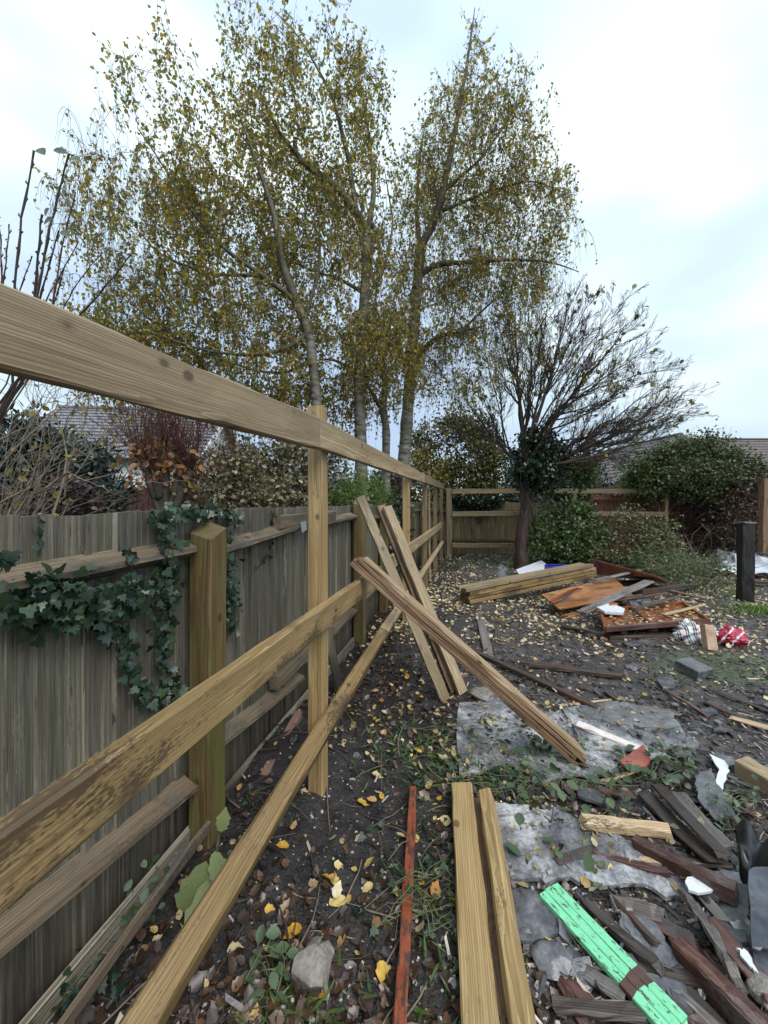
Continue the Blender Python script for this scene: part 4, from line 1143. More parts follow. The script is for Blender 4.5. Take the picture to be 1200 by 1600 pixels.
def one_leaf(key, tpl, pos, ax, no, size, mat, parent, name="leaf"):
    ax = nrm(np.asarray(ax, float)); sx = nrm(np.cross(ax, np.asarray(no, float))); nn = np.cross(sx, ax)
    m = Matrix.Identity(4)
    for i in range(3):
        m[i][0] = sx[i]; m[i][1] = ax[i]; m[i][2] = nn[i]; m[i][3] = pos[i]
    return put(name, leaf_mesh(key, tpl, 1.0), mat, parent, m @ Matrix.Scale(size, 4))
for (px, py, dx, dz, sz) in ((60, 232, .5, -.5, .07), (106, 240, -.9, .1, .065), (112, 246, .7, -.4, .06), (68, 350, .6, .1, .07), (70, 338, .4, .3, .05), (96, 360, .7, -.6, .06)):
    one_leaf("shoot_leaf", T_OVAL, P(px, py, 1.9), (dx, -.2, dz), (.1, -.9, .3), sz, O_VINE, t)

# pollarded stump bush with reddish shoots
RNG = np.random.default_rng(23)
hb = P(258, 770, 4.6)
t = thing("pollarded_shrub", "gnarled pollarded shrub with clinging brown leaves and upright reddish shoots", "shrub", (hb.x, 4.6, 0))
heads = [np.array(P(222, 712, 4.5)), np.array(P(258, 705, 4.6)), np.array(P(285, 720, 4.7)), np.array(P(243, 738, 4.5)), np.array(P(300, 735, 4.7))]
paths = [(poly([np.array((hb.x + RNG.normal(0, .05), 4.6, 0)), np.array((hb.x, 4.6, 1.2)), h_], .12), None) for h_ in heads]
tubes("trunk", [(p, np.linspace(.07, .05, len(p)) * (1 + RNG.normal(0, .12, len(p)))) for p, _ in paths], M_BARK, t, 8)
twiggery(t, heads, 210, (.35, 1.0), M_TWIGRED, name="shoots", spread=.33, upward=1.0, rad=.006, sub=2)
cl = np.array(heads)
p, a, no, s_ = leaf_shell(cl, 260, .11, (.05, .11), .1, .9)
o = leaves("foliage", p, a, no, s_, T_CURL, L_BROWNLEAF, t); o['kind'] = 'stuff'
hb = P(335, 725, 4.9)
t, cl = bush("red_twigged_hedge", "thicket of thin red brown twigs right of the pollarded shrub", "hedge", (hb.x, 5.0, 1.65), (.55, .35, .55), 1100, (.04, .08), L_VARIEG, seed=24, clumps=90, cr=.1, base=(hb.x, 5.0, 0), stems=50, sm=M_TWIGRED)
twiggery(t, cl, 200, (.3, .8), M_TWIGRED, spread=.5, upward=.8, rad=.004)
hb = P(420, 725, 4.9)
t, cl = bush("mixed_hedge", "hedge of grey green and browning leaves above the old fence, left of the first post", "hedge", (hb.x, 5.1, 1.7), (.75, .4, .62), 5200, (.035, .075), L_VARIEG, seed=25, clumps=130, cr=.1, base=(hb.x, 5.1, 0), stems=60)
twiggery(t, cl, 150, (.3, .8), M_TWIGPALE, spread=.7, upward=.6, rad=.003)
twiggery(t, cl, 150, (.3, .8), M_TWIGRED, name='red_twigs', spread=.7, upward=.6, rad=.004)
hb = P(500, 735, 5.2)
bush("silver_variegated_shrub", "silvery variegated shrub directly behind the first new post", "shrub", (hb.x, 5.3, 1.75), (.42, .35, .60), 2600, (.035, .065), leafmat("silver", [(.02, .028, .02), (.08, .10, .07), (.26, .28, .22), (.04, .05, .03)], .2), seed=26, clumps=90, cr=.09, base=(hb.x, 5.3, 0), stems=20)
hb = P(562, 780, 5.0)
bush("bright_feathery_shrub", "bright green feathery shrub topping the old fence behind the leaning boards", "shrub", (hb.x, 5.05, 1.62), (.42, .28, .26), 4200, (.03, .07), L_BRIGHT, tpl=T_NEEDLE, seed=27, clumps=80, cr=.06, base=(hb.x, 5.1, 0), stems=20)
hb = P(618, 840, 5.6)
bush("ivy_on_far_fence", "ivy hanging on the old fence behind the second new post", "ivy", (hb.x - .12, 5.75, 1.05), (.28, .5, .55), 2200, (.04, .065), L_DARK, tpl=T_IVY, seed=28, clumps=90, cr=.07, base=(hb.x - .1, 5.8, 0), stems=10)
hb = P(606, 745, 6.2)
bush("dark_purple_shrub", "small dark purple leaved shrub at the foot of the forked birch", "shrub", (hb.x, 6.5, 1.75), (.3, .3, .32), 1200, (.04, .07), leafmat("purple_leaf2", [(.02, .012, .016), (.06, .03, .04), (.02, .02, .016)], .15), seed=29, clumps=50, cr=.08, base=(hb.x, 6.5, 0), stems=12)
hb = P(185, 700, 6.4)
t, cl = bush("tangled_bare_shrub", "tangled thin twigged shrub with a few yellow leaves in front of the white bungalow", "shrub", (hb.x, 6.5, 2.0), (1.25, .4, .85), 700, (.035, .065), leafmat("few_yellow", [(.3, .24, .05), (.4, .33, .08), (.18, .17, .05), (.25, .14, .05)], .45), seed=52, clumps=150, cr=.12, base=(hb.x, 6.5, 0), stems=60, sm=M_TWIGPALE, stem_r=.010)
twiggery(t, cl, 300, (.3, .9), M_TWIG, spread=.8, upward=.45, rad=.0035)
# more growth behind the fences so no bare horizon shows
hb = P(300, 700, 9.5)
bush("far_garden_hedge", "twiggy green brown hedge in the neighbouring garden beyond the pollarded shrub", "hedge", (hb.x + 1.2, 10.5, 1.6), (2.6, .7, 1.0), 5200, (.07, .12), L_VARIEG, seed=30, clumps=170, cr=.17, base=(hb.x + 1.2, 10.5, 0), stems=60, flat=True)
hb = P(560, 730, 10)
bush("far_green_hedge", "green hedge seen between the birch trunks", "hedge", (hb.x + .3, 11.2, 1.4), (1.5, .7, 1.1), 4800, (.07, .12), L_HEDGEY, seed=31, clumps=150, cr=.16, base=(hb.x + .3, 11.2, 0), stems=40, flat=True)

# ================================================================== ivy on the old fence
RNG = np.random.default_rng(61)
ivy = thing("fence_ivy", "dark glossy ivy trailing over the old fence and round the near mossy post", "ivy", on_line(A_OLD, 1.5, 0))
def FP(px, py, off=.03):
    Y = line_px(A_OLD + off, px)
    return P(px, py, Y)
regions = [  # polyline, half-width px, weight, offset
    ([(0, 945), (60, 930), (130, 935), (200, 930), (262, 905)], 26, 120, .075),
    ([(40, 965), (150, 965), (200, 975)], 20, 34, .06),
    ([(255, 805), (262, 850), (268, 900), (262, 960), (255, 1020), (268, 1060), (262, 1100)], 15, 95, .05),
    ([(180, 960), (195, 1010), (205, 1050), (230, 1085), (262, 1100)], 14, 45, .04),
    ([(240, 806), (290, 800), (345, 800), (372, 812)], 10, 60, .04),
    ([(352, 830), (360, 880), (362, 930), (355, 985)], 15, 62, .045),
    ([(425, 800), (428, 840), (420, 870), (400, 888)], 5, 14, .04),
    ([(60, 800), (63, 840), (60, 865)], 4, 9, .02),
    ([(200, 860), (204, 895), (210, 915)], 7, 8, .09),
    ([(50, 900), (90, 912), (130, 920)], 5, 12, .095),
    ([(0, 870), (16, 868)], 8, 5, .14),
]
tot = 0; extra = []
spaths = []
for pl, hw, n, off in regions:
    pl = np.array(pl, float)
    seg = np.linalg.norm(np.diff(pl, axis=0), axis=1); cum = np.concatenate([[0], np.cumsum(seg)])
    sp = [np.array(FP(px + RNG.normal(0, 2), py + RNG.normal(0, 2), off - .02)) for px, py in pl]
    spaths.append((poly(sp, .04), None))
    for i in range(int(n * 2.3)):
        u = RNG.random() * cum[-1]; j = min(np.searchsorted(cum, u) - 1, len(seg) - 1); j = max(j, 0)
        q = pl[j] + (pl[j + 1] - pl[j]) * ((u - cum[j]) / seg[j]) + RNG.normal(0, hw * .62, 2)
        pos = FP(q[0], q[1], off + RNG.uniform(-.02, .03))
        nn = np.array(FN) * 1.0 + RNG.normal(size=3) * .5 + np.array([0, -.25, .25])
        ax = np.array([0, 0, -1.0]) + RNG.normal(size=3) * .65
        sz = RNG.uniform(.020, .045) * (1.0 if off > .03 else .6)
        if hw < 7: sz *= .7
        if tot < 290 and i < n: 
            one_leaf("ivy_leaf_mesh", T_IVY, pos, ax, nn, sz, O_IVY, ivy); tot += 1
        else: extra.append((pos, ax, nn, sz))
tubes("stem", [(p, np.full(len(p), .0035)) for p, _ in spaths], M_TWIG, ivy, 5)
o = leaves("foliage", np.array([e[0] for e in extra]), np.array([e[1] for e in extra]), np.array([e[2] for e in extra]), np.array([e[3] for e in extra]), T_IVY, L_IVY, ivy); o['kind'] = 'stuff'
c = [np.array(FP(*p, .03)) for p in ((242, 806), (246, 826), (252, 838), (240, 860))]
tubes("stem", [(poly(c, .02), np.full(len(poly(c, .02)), .003))], M_TWIGPALE, ivy, 5)

# low ivy and weeds at the foot of the fence, bottom left
def ground_plant(name, label, cat, region, n, size, mat, key, tpl, h=(.01, .07), stemmat=M_STEMGREEN, nstem=10, seed=1, group=None, up=1.0):
    global RNG
    RNG = np.random.default_rng(seed)
    pts = [G(*RNG.uniform((region[0], region[1]), (region[2], region[3]))) for _ in range(n)]
    cx = sum((p for p in pts), Vector()) / n
    t = thing(name, label, cat, (cx.x, cx.y, g1(cx.x, cx.y)), group)
    for p in pts:
        q = (p.x, p.y, p.z + RNG.uniform(*h))
        one_leaf(key, tpl, q, RNG.normal(size=3) * np.array([1, 1, .4]), RNG.normal(size=3) * .35 + np.array([0, -.2, up]), RNG.uniform(*size), mat, t)
    paths = []
    for k in range(nstem):
        a, b = pts[RNG.integers(0, n)], pts[RNG.integers(0, n)]
        L = (a - b).length
        if L < .02: continue
        c = curve(a, b, 9, sag=(RNG.normal(0, .1) * L, RNG.normal(0, .1) * L, 0), wob=.02 * L)
        c[:, 2] = gh(c[:, 0], c[:, 1]) + .008 + .03 * RNG.random() + .05 * np.sin(np.linspace(0, 3.1, 9)) * RNG.random()
        paths.append((c, np.full(9, RNG.uniform(.0012, .0024))))
    o = tubes("stems", paths, stemmat, t, 4); o['kind'] = 'stuff'
    return t
ground_plant("ground_ivy", "ground ivy growing below the old fence at the bottom left", "ivy", (50, 1500, 190, 1600), 60, (.020, .038), O_IVY, "ivy_leaf_mesh", T_IVY, (.02, .09), seed=71)
ground_plant("broad_leaved_seedlings", "small broad leaved weeds by the fallen batten below the old fence", "weeds", (150, 1370, 260, 1470), 34, (.025, .045), O_VINE, "oval_leaf_mesh", T_OVAL, (.03, .12), seed=72, up=.7)
ground_plant("ground_ivy", "sprigs of dark leaves beside the foot of the first new post", "ivy", (380, 1240, 470, 1300), 22, (.014, .026), O_IVY, "ivy_leaf_mesh", T_IVY, (.01, .05), seed=73)
ground_plant("trailing_greenery", "green trailing stems strewn between the orange batten and the new rails", "vine", (560, 1290, 740, 1480), 55, (.018, .04), O_VINE, "ivy_leaf_mesh", T_IVY, (.006, .04), nstem=18, seed=74)
ground_plant("trailing_greenery", "tangle of green stems on the grey felt left of the leaning boards' foot", "vine", (615, 1130, 850, 1245), 95, (.022, .045), O_VINE, "ivy_leaf_mesh", T_IVY, (.01, .06), nstem=40, seed=75)
ground_plant("round_leaved_vine", "round leaved green vine strewn below the foot of the leaning bundle", "vine", (790, 1175, 1010, 1275), 95, (.035, .065), O_VINE, "oval_leaf_mesh", T_OVAL, (.01, .11), nstem=34, seed=76)
ground_plant("leafy_cuttings", "leafy cuttings beside the terracotta tile fragment", "cuttings", (1010, 1170, 1090, 1240), 55, (.03, .06), O_VINE, "oval_leaf_mesh", T_OVAL, (.01, .09), nstem=16, seed=77)
ground_plant("leafy_cuttings", "thin greenery among the dark broken slats at the right", "cuttings", (1080, 1240, 1190, 1310), 40, (.02, .04), O_VINE, "oval_leaf_mesh", T_OVAL, (.03, .10), nstem=26, seed=78)
ground_plant("grey_leaf_sprigs", "scattered dark leaves on the pale felt above the green board", "leaves", (800, 1290, 940, 1390), 9, (.05, .075), O_VINE, "oval_leaf_mesh", T_OVAL, (.015, .04), nstem=5, seed=79)
ground_plant("stone_weeds", "grassy green weeds growing round the big pale stone", "weeds", (380, 1480, 460, 1600), 18, (.03, .055), O_VINE, "oval_leaf_mesh", T_OVAL, (.01, .06), nstem=14, seed=80)

# pale drooping weed tied against the foot of the near mossy post
t = thing("pale_weed", "pale green wilted weed with large toothed leaves beside the near mossy post", "weed", on_line(A_OLD + .25, 1.5, 0))
b = np.array(P(338, 1330, 1.42)); top = np.array(P(345, 1285, 1.42)); low = np.array(G(352, 1590))
tubes("stem", [(poly([low, np.array(P(325, 1490, 1.3)), b, top], .03), np.full(len(poly([low, np.array(P(325, 1490, 1.3)), b, top], .03)), .006))], M_STEMGREEN, t, 6)
T_DOCK = (np.array([(0, 0, 0), (.15, .10, .03), (.20, .28, .05), (.27, .34, .03), (.24, .52, .06), (.29, .6, .03), (.16, .8, .03), (0, 1.0, -.08), (-.16, .8, .03), (-.29, .6, .03), (-.24, .52, .06), (-.27, .34, .03), (-.20, .28, .05), (-.15, .10, .03), (0, .3, 0), (0, .6, 0)], float),
          [np.array([(0, 1, 2, 14), (14, 2, 3, 4), (14, 4, 5, 15), (15, 5, 6, 7), (15, 7, 8, 9), (14, 15, 9, 10), (14, 10, 11, 12), (0, 14, 12, 13)])])
for (px, py, ax, nn, s) in ((322, 1345, (-.35, -.1, -.8), (.4, -.9, .2), .20), (328, 1370, (-.12, -.25, -.9), (.5, -.8, .1), .24), (345, 1300, (.1, 0, .5), (.2, -.9, .1), .09), (335, 1330, (.25, -.1, -.8), (.3, -.9, .2), .12)):
    one_leaf("dock_leaf_mesh", T_DOCK, P(px, py, 1.40), ax, nn, s, O_DOCK, t)

# ================================================================== loose boards and debris
def board(name, label, cat, A, B, w, t, mat, group=None, **k):
    o = plank(name, A, B, w, t, mat, None, **k)
    return tag(o, label, cat, group)
def gboard(name, label, cat, p0, p1, w, t, mat, lift0=0.0, lift1=0.0, group=None, **k):
    A = G(*p0, h=lift0 + t); B = G(*p1, h=lift1 + t)
    A.z -= t / 2; B.z -= t / 2
    return board(name, label, cat, A, B, w, t, mat, group, **k)

# bundle of brown boards propped on the middle rail
ft = G(900, 1196); tp_ = P(552, 884, 2.50)
ax = (tp_ - ft).normalized()
wd = Vector((.10, 1, 0)); wd = (wd - ax * wd.dot(ax)).normalized()
nn = ax.cross(wd); nn = nn if nn.z > 0 else -nn
grp = "brown boards leaning on the middle rail"
for i, (dn, dw, e0, e1, lab) in enumerate(((.012, .0, .0, .0, "brown board lowest of the leaning bundle"), (.036, .010, .03, .0, "second brown board from the bottom of the leaning bundle"),
                                         (.060, .004, -.01, -.02, "third brown board up in the leaning bundle"), (.084, .016, .02, -.045, "pale faced brown board on top of the leaning bundle"))):
    A = ft + nn * dn + wd * dw + ax * (e0 + .01); B = tp_ + nn * dn + wd * dw + ax * (e1 + .02)
    board("leaning_board", lab, "board", A, B, .095, .0225, W_TAN if i == 3 else W_BROWN, grp, up=nn, seg=12, ch=.003, bow=.004)
# narrow pale boards propped behind them
f1 = G(696, 1094); r1 = P(603, 872, 3.26); d1 = (r1 - f1)
grp = "pale boards leaning over the middle rail"
board("leaning_board", "single narrow pale board left of the pair, leaning over the middle rail", "board", f1, f1 + d1 * 1.50, .042, .078, W_NEWGREY, grp, up=(.9, .3, .5), seg=12)
f2 = G(722, 1082); r2 = P(640, 880, 3.30); d2 = r2 - f2
board("leaning_board", "left board of the pale pair leaning behind the brown bundle", "board", f2 + Vector((-.055, .03, 0)), f2 + d2 * 1.50 + Vector((-.055, .03, 0)), .04, .082, W_BROWN, grp, up=(.8, .5, .3), seg=12)
board("leaning_board", "right board of the pale pair leaning behind the brown bundle", "board", f2 + Vector((.0, -.01, 0)), f2 + d2 * 1.49 + Vector((.0, -.01, 0)), .045, .085, W_NEWGREY, grp, up=(.8, .5, .3), seg=12)
# slim batten standing against the fence and a dark bar
b0 = G(672, 905)
board("slim_batten", "slim upright batten propped against the new fence beyond the second post", "batten", b0, P(671, 735, b0.y + .1), .035, .02, W_NEWGREY, up=(0, -1, 0), seg=6, bow=.01)
b0 = G(697, 895)
o = tubes("dark_rod", [(curve(b0, P(681, 765, b0.y + .3), 10, sag=(.05, 0, 0)), np.full(10, .012))], M_TWIG, None, 6)
tag(o, "thin dark bent rod leaning in the far corner of the fences", "rod")

# two new rails lying towards the camera
R0 = G(702, 1226, .08); R1 = G(752, 1600, .085)
dr = (R1 - R0).normalized(); sd = Vector((-dr.y, dr.x, 0)) * -1
sd = Vector((dr.y * -1, dr.x, 0)); sd = sd if sd.x > 0 else -sd
zc = Vector((0, 0, 1))
c0 = G(721, 1222, .075); c1 = G(750, 1600, .075)
dr = (c1 - c0).normalized(); sd = Vector((-dr.y, dr.x, 0)); sd = sd if sd.x > 0 else -sd
grp = "new rails lying in the foreground"
board("new_rail", "broad new rail lying flat in front, left of its narrow neighbour", "rail", c0 + Vector((0, 0, -.0375)), c0 + dr * 2.2 + Vector((0, 0, -.0375)), .105, .075, W_NEW, grp, up=(0, 0, 1), seg=20, ch=.006, jit=.0018, ends=.012)
c2 = c0 + sd * .118 + dr * .06 + Vector((0, 0, -.02))
board("new_rail", "narrow ridged new rail lying right beside the broad new rail", "rail", c2, c2 + dr * 2.2, .062, .10, W_NEW, grp, up=Vector((0, 0, 1)) - sd * .35, seg=20, ch=.012, jit=.0018, ends=.008)
c3 = c0 + sd * .07 + dr * .03 + Vector((0, 0, -.062))
board("new_rail", "dark sunken rail seen in the groove between the two new rails", "rail", c3, c3 + dr * 2.2, .07, .03, W_BROWN, grp, up=(0, 0, 1), seg=10)

gboard("orange_batten", "thin worn orange red batten lying on the soil left of the new rails", "batten", (645, 1228), (624, 1610), .038, .026, P_ORANGE, seg=14, bow=.006, lift0=.022, lift1=.026)
# mint green board with a bare brown band
A = G(856, 1390, .035); B = G(1052, 1600, .05)
t = thing("green_board", "peeling mint green grooved board with a bare brown band near its end", "board", A)
d = (B - A); L = d.length; u = d.normalized()
sd2 = Vector((-u.y, u.x, 0)).normalized()
for k in (-1, 0, 1):
    a = A + sd2 * .0335 * k + u * random.uniform(-.006, .006)
    plank("green_strip", a, a + u * (L * .70), .032, .018, P_GREEN, t, seg=4, ch=.002, bow=0, jit=.0004, ends=.002)
    plank("bare_band", a + u * (L * .70), a + u * (L * .80 + .004 * k), .032, .0172, P_BROWNPATCH, t, seg=2, ch=.002, bow=0, jit=.0004, ends=.001)
    plank("green_strip", a + u * (L * .80 + .004 * k), a + u * L * 1.02, .032, .018, P_GREEN, t, seg=2, ch=.002, bow=0, jit=.0004, ends=.003)

# felt sheets
def sheet(name, label, cat, pix, t, mat, lift=.006, **k):
    pts = [G(*p) for p in pix]
    pts = [Vector((p.x, p.y, 0)) for p in pts]
    me = slab_mesh(pts, t, zfun=lambda x, y: g1(x, y) * .55 + lift + .004, **k)
    o = put(name, me, mat)
    return tag(o, label, cat)
sheet("roofing_felt", "large torn grey felt sheet under the foot of the leaning bundle", "felt", [(718, 1102), (790, 1090), (850, 1118), (905, 1105), (1000, 1108), (1052, 1125), (1092, 1172), (1040, 1190), (980, 1180), (955, 1215), (860, 1225), (790, 1200), (718, 1225)], .013, M_FELT, noise=.008, edge_jit=.014)
sheet("roofing_felt", "mottled white and grey felt sheet right of the new rails", "felt", [(765, 1262), (850, 1270), (930, 1292), (1000, 1330), (1060, 1365), (1120, 1385), (1122, 1412), (1055, 1408), (960, 1392), (870, 1382), (785, 1385)], .016, M_FELT, noise=.010, edge_jit=.012)
sheet("felt_flap", "smooth grey felt flap in the middle of the cleared ground", "felt", [(905, 1108), (960, 1100), (1045, 1118), (1065, 1140), (1000, 1142), (930, 1130)], .008, M_FELT2, lift=.016)
sheet("slate_slab", "cracked blue grey slate slab between the new rails and the green board", "slate", [(792, 1408), (815, 1396), (840, 1408), (880, 1440), (876, 1468), (820, 1480), (795, 1478)], .012, M_SLATE, noise=.002, edge_jit=.004)
sheet("slate_slab", "long grey slate lying right of the green board", "slate", [(965, 1440), (1000, 1440), (1030, 1465), (1060, 1520), (1035, 1530), (990, 1485)], .012, M_SLATE, noise=.002, edge_jit=.004)
sheet("slate_fragment", "flat grey slate flake below the leafy cuttings", "slate", [(1085, 1225), (1110, 1215), (1130, 1250), (1150, 1290), (1120, 1300), (1090, 1262)], .01, M_SLATE, lift=.03, noise=.002, edge_jit=.004)
sheet("slate_fragment", "dark slate flake in the mud near the felt flap", "slate", [(1026, 1066), (1050, 1060), (1056, 1078), (1036, 1080)], .012, M_SLATE, noise=.002, edge_jit=.003, lift=.015)
sheet("slate_fragment", "thin dark slate flake below the orange tray", "slate", [(972, 1006), (1010, 1002), (1015, 1010), (980, 1014)], .014, M_SLATE, noise=.002, edge_jit=.003, lift=.015)
sheet("slate_fragment", "small pale blue scrap in the mud left of the loose stick", "scrap", [(1093, 1112), (1118, 1108), (1122, 1118), (1100, 1122)], .006, M_BLUEGREY, noise=.002, edge_jit=.003, lift=.012)
# fallen stones
def rock(name, label, cat, pix, h, mat, seed=1, sub=4, flat=1.0, emb=.3):
    pts = [G(*p) for p in pix]
    cx = sum(pts, Vector()) / len(pts)
    rng = np.random.default_rng(seed)
    bm = bmesh.new(); bmesh.ops.create_icosphere(bm, subdivisions=sub, radius=1)
    angs = sorted([(math.atan2(p.y - cx.y, p.x - cx.x), math.hypot(p.x - cx.x, p.y - cx.y)) for p in pts])
    A_ = np.array([a for a, _ in angs]); D_ = np.array([d for _, d in angs])
    A3 = np.concatenate([A_ - 2 * math.pi, A_, A_ + 2 * math.pi]); D3 = np.tile(D_, 3)
    planes = [(nrm(rng.normal(size=3) * np.array([1, 1, .8])), rng.uniform(.62, .92)) for _ in range(18)]
    for v in bm.verts:
        p = np.array(v.co)
        for n_, d_ in planes:                      # chipped facets
            k = p @ n_ - d_
            if k > 0: p = p - n_ * k * .9
        r = np.interp(math.atan2(p[1], p[0]), A3, D3)
        q = Vector((p[0] * r, p[1] * r, p[2] * h))
        nz_ = .05 * (float(vn(q.x * 22 + seed, q.y * 22 + q.z * 31)) - .5)
        v.co = q * (1 + nz_ * 1.6)
    me = bpy.data.meshes.new("rock"); bm.to_mesh(me); bm.free()
    return tag(put(name, me, mat, None, Matrix.Translation((cx.x, cx.y, g1(cx.x, cx.y) + h * (1 - 2 * emb) * .5 + .004))), label, cat)
rock("rubble_stone", "large pale stone with a notched side lying in the foreground soil", "stone", [(444, 1530), (470, 1505), (500, 1500), (508, 1478), (524, 1482), (526, 1515), (510, 1555), (485, 1578), (450, 1560)], .060, M_STONE, 5, 5)
rock("rubble_stone", "dark rounded stone below the cracked blue grey slate", "stone", [(826, 1500), (850, 1480), (885, 1484), (902, 1510), (890, 1535), (850, 1538)], .045, M_SLATE, 8)
rock("rubble_stone", "pale stone lying in the soil by the feet of the narrow boards", "stone", [(732, 1088), (755, 1078), (775, 1086), (770, 1098), (742, 1100)], .05, M_STONE, 9, 3)
rock("rubble_stone", "grey stone chunk in the rubble at the bottom right corner", "stone", [(1170, 1540), (1195, 1530), (1215, 1555), (1205, 1590), (1178, 1585)], .04, M_STONE, 10, 3)
# block of stone and chips
A = G(1083, 1050)
tag(put("slate_block", box_mesh(.20, .20, .085, .006), M_SLATE, None, Matrix.Translation((A.x, A.y, A.z + .03)) @ Matrix.Rotation(.35, 4, 'Z') @ Matrix.Rotation(.15, 4, 'X')), "squared grey stone block resting on the mud near the mossy patch", "block")

grp = "dark battens lying on the mud"
gboard("dark_batten", "long dark batten running from behind the bundle towards the felt flap", "batten", (724, 1008), (936, 1104), .055, .028, W_DARK, group=grp, lift0=.02, seg=10, bow=.01)
gboard("dark_batten", "grey flat batten pointing from the timber pile towards the long dark batten", "batten", (748, 955), (768, 1040), .085, .018, W_GREYPL, group=grp, seg=6)
gboard("dark_batten", "reddish black batten lying left of the orange tray panel", "batten", (812, 1032), (970, 1054), .06, .035, W_DARK, group=grp, seg=8)
gboard("dark_batten", "short dark strip at the far edge of the felt flap", "batten", (975, 1100), (1062, 1114), .05, .02, W_REDBR, group=grp, seg=5)
gboard("pale_stick", "pale lath crossing the end of the long dark batten", "lath", (852, 1104), (980, 1090), .018, .008, W_SPLIT, seg=5)
gboard("pale_stick", "pale lath at the right edge beyond the mud", "lath", (1152, 1113), (1215, 1127), .022, .01, W_SPLIT, seg=4)
gboard("pale_stick", "slim pale lath on the mossy green patch", "lath", (1168, 1060), (1215, 1058), .02, .01, W_SPLIT, seg=4)
gboard("black_wire", "thin black rod lying over the torn grey felt", "rod", (878, 1108), (915, 1172), .008, .008, M_BLACK, lift0=.02, lift1=.02, seg=4)
gboard("white_plank", "chipped white painted plank on the grey felt", "plank", (902, 1128), (1016, 1176), .062, .02, P_WHITE, lift0=.02, lift1=.03, seg=8)
me = None
sheet("terracotta_tile", "broken terracotta tile fragment at the end of the white plank", "tile", [(968, 1204), (1005, 1178), (1016, 1198), (1008, 1220), (985, 1222)], .016, M_TERRA, lift=.035, noise=.001, edge_jit=.002)
gboard("split_wood", "pale freshly split length of wood right of the mottled felt", "wood", (912, 1278), (1042, 1292), .055, .035, W_SPLIT, lift0=.03, lift1=.03, seg=8, jit=.0022, ends=.02)
gboard("dark_offcut", "dark plank under the pale split wood", "plank", (925, 1295), (1045, 1312), .085, .02, W_DARK, seg=6)
gboard("brown_beam", "wet brown beam angled across the rubble below the split wood", "beam", (992, 1308), (1150, 1384), .055, .06, W_REDBR, lift0=.005, lift1=.03, seg=8)
grp = "dark weathered slats heaped at the right"
gboard("broken_plank", "upper dark slat of the heap beside the leafy cuttings", "plank", (1024, 1222), (1128, 1330), .06, .014, W_DARK, lift0=.06, lift1=.08, group=grp, seg=8, bow=.012, ends=.02)
gboard("broken_plank", "lower dark slat of the heap beside the pale split wood", "plank", (1010, 1240), (1122, 1346), .08, .016, W_DARK, lift0=.03, lift1=.05, group=grp, seg=8, bow=.012, ends=.02)
gboard("broken_plank", "grey slat buried lowest in the heap of dark slats", "plank", (1062, 1240), (1135, 1318), .07, .014, W_GREYPL, lift0=.02, lift1=.05, group=grp, seg=6, bow=.012, ends=.02)
gboard("grey_stick", "grey split stick pointing from the white shard to the bottom right", "stick", (1064, 1388), (1160, 1545), .030, .018, W_GREYPL, lift0=.04, lift1=.05, seg=10, jit=.004, bow=.012)
gboard("red_brown_beam", "red brown stained beam running into the bottom right corner", "beam", (1062, 1470), (1215, 1620), .06, .07, W_REDBR, lift0=.0, lift1=.03, seg=10, ch=.006)
gboard("dark_board", "dark mossy board between the green board and the red brown beam", "board", (1000, 1480), (1150, 1640), .09, .018, W_DARK, lift0=.0, lift1=.01, seg=8, ends=.02)
gboard("dark_board", "dark board lying right of the grey split stick", "board", (1110, 1440), (1215, 1560), .07, .016, W_REDBR, lift0=.02, lift1=.03, seg=6, ends=.02)
gboard("dark_board", "grey board sticking out at the right edge above the rubble", "board", (1120, 1320), (1215, 1440), .09, .016, W_GREYPL, lift0=.0, lift1=.01, seg=6, ends=.02)
gboard("rail_offcut", "offcut of new square timber at the right edge", "timber", (1158, 1184), (1240, 1230), .11, .085, W_NEWGREY, seg=4)
gboard("red_brown_lath", "thin red brown lath lying right of the white broken strip", "lath", (1098, 1218), (1180, 1275), .018, .016, W_REDBR, lift0=.03, lift1=.03, seg=5)
gboard("yellow_splinter", "yellow wood splinter below the wet brown beam", "splinter", (995, 1340), (1050, 1350), .022, .01, W_SPLIT, lift0=.02, lift1=.02, seg=4, ends=.01)
# white shards
def shard(name, label, cat, pix, lift, t, mat, tilt=(0, 0)):
    pts = [G(*p, h=lift) for p in pix]
    cx = sum(pts, Vector()) / len(pts)
    me = slab_mesh([Vector((p.x - cx.x, p.y - cx.y, 0)) for p in pts], t, cuts=2, noise=.003, edge_jit=.003, edge_n=4)
    return tag(put(name, me, mat, None, Matrix.Translation((cx.x, cx.y, g1(cx.x, cx.y) + lift)) @ Matrix.Rotation(tilt[0], 4, 'X') @ Matrix.Rotation(tilt[1], 4, 'Y')), label, cat)
shard("white_shard", "jagged white board shard above the grey split stick", "shard", [(1070, 1382), (1092, 1364), (1112, 1370), (1131, 1386), (1090, 1400), (1076, 1398)], .05, .01, P_SHEETWHITE, (.1, .05))
shard("white_shard", "narrow broken white strip left of the new timber offcut", "shard", [(1108, 1180), (1132, 1192), (1140, 1205), (1130, 1232), (1118, 1242), (1112, 1232), (1124, 1205)], .03, .008, P_SHEETWHITE, (.12, 0))
shard("white_shard", "small white splinter in the rubble near the right corner", "shard", [(1150, 1488), (1168, 1490), (1186, 1520), (1172, 1512)], .05, .008, P_SHEETWHITE, (.1, 0))
shard("blue_grey_panel", "blue grey plastic panel leaning at the right edge under the black sheet", "panel", [(1166, 1376), (1205, 1378), (1215, 1470), (1178, 1468)], .10, .012, M_BLUEGREY, (.35, -.1))
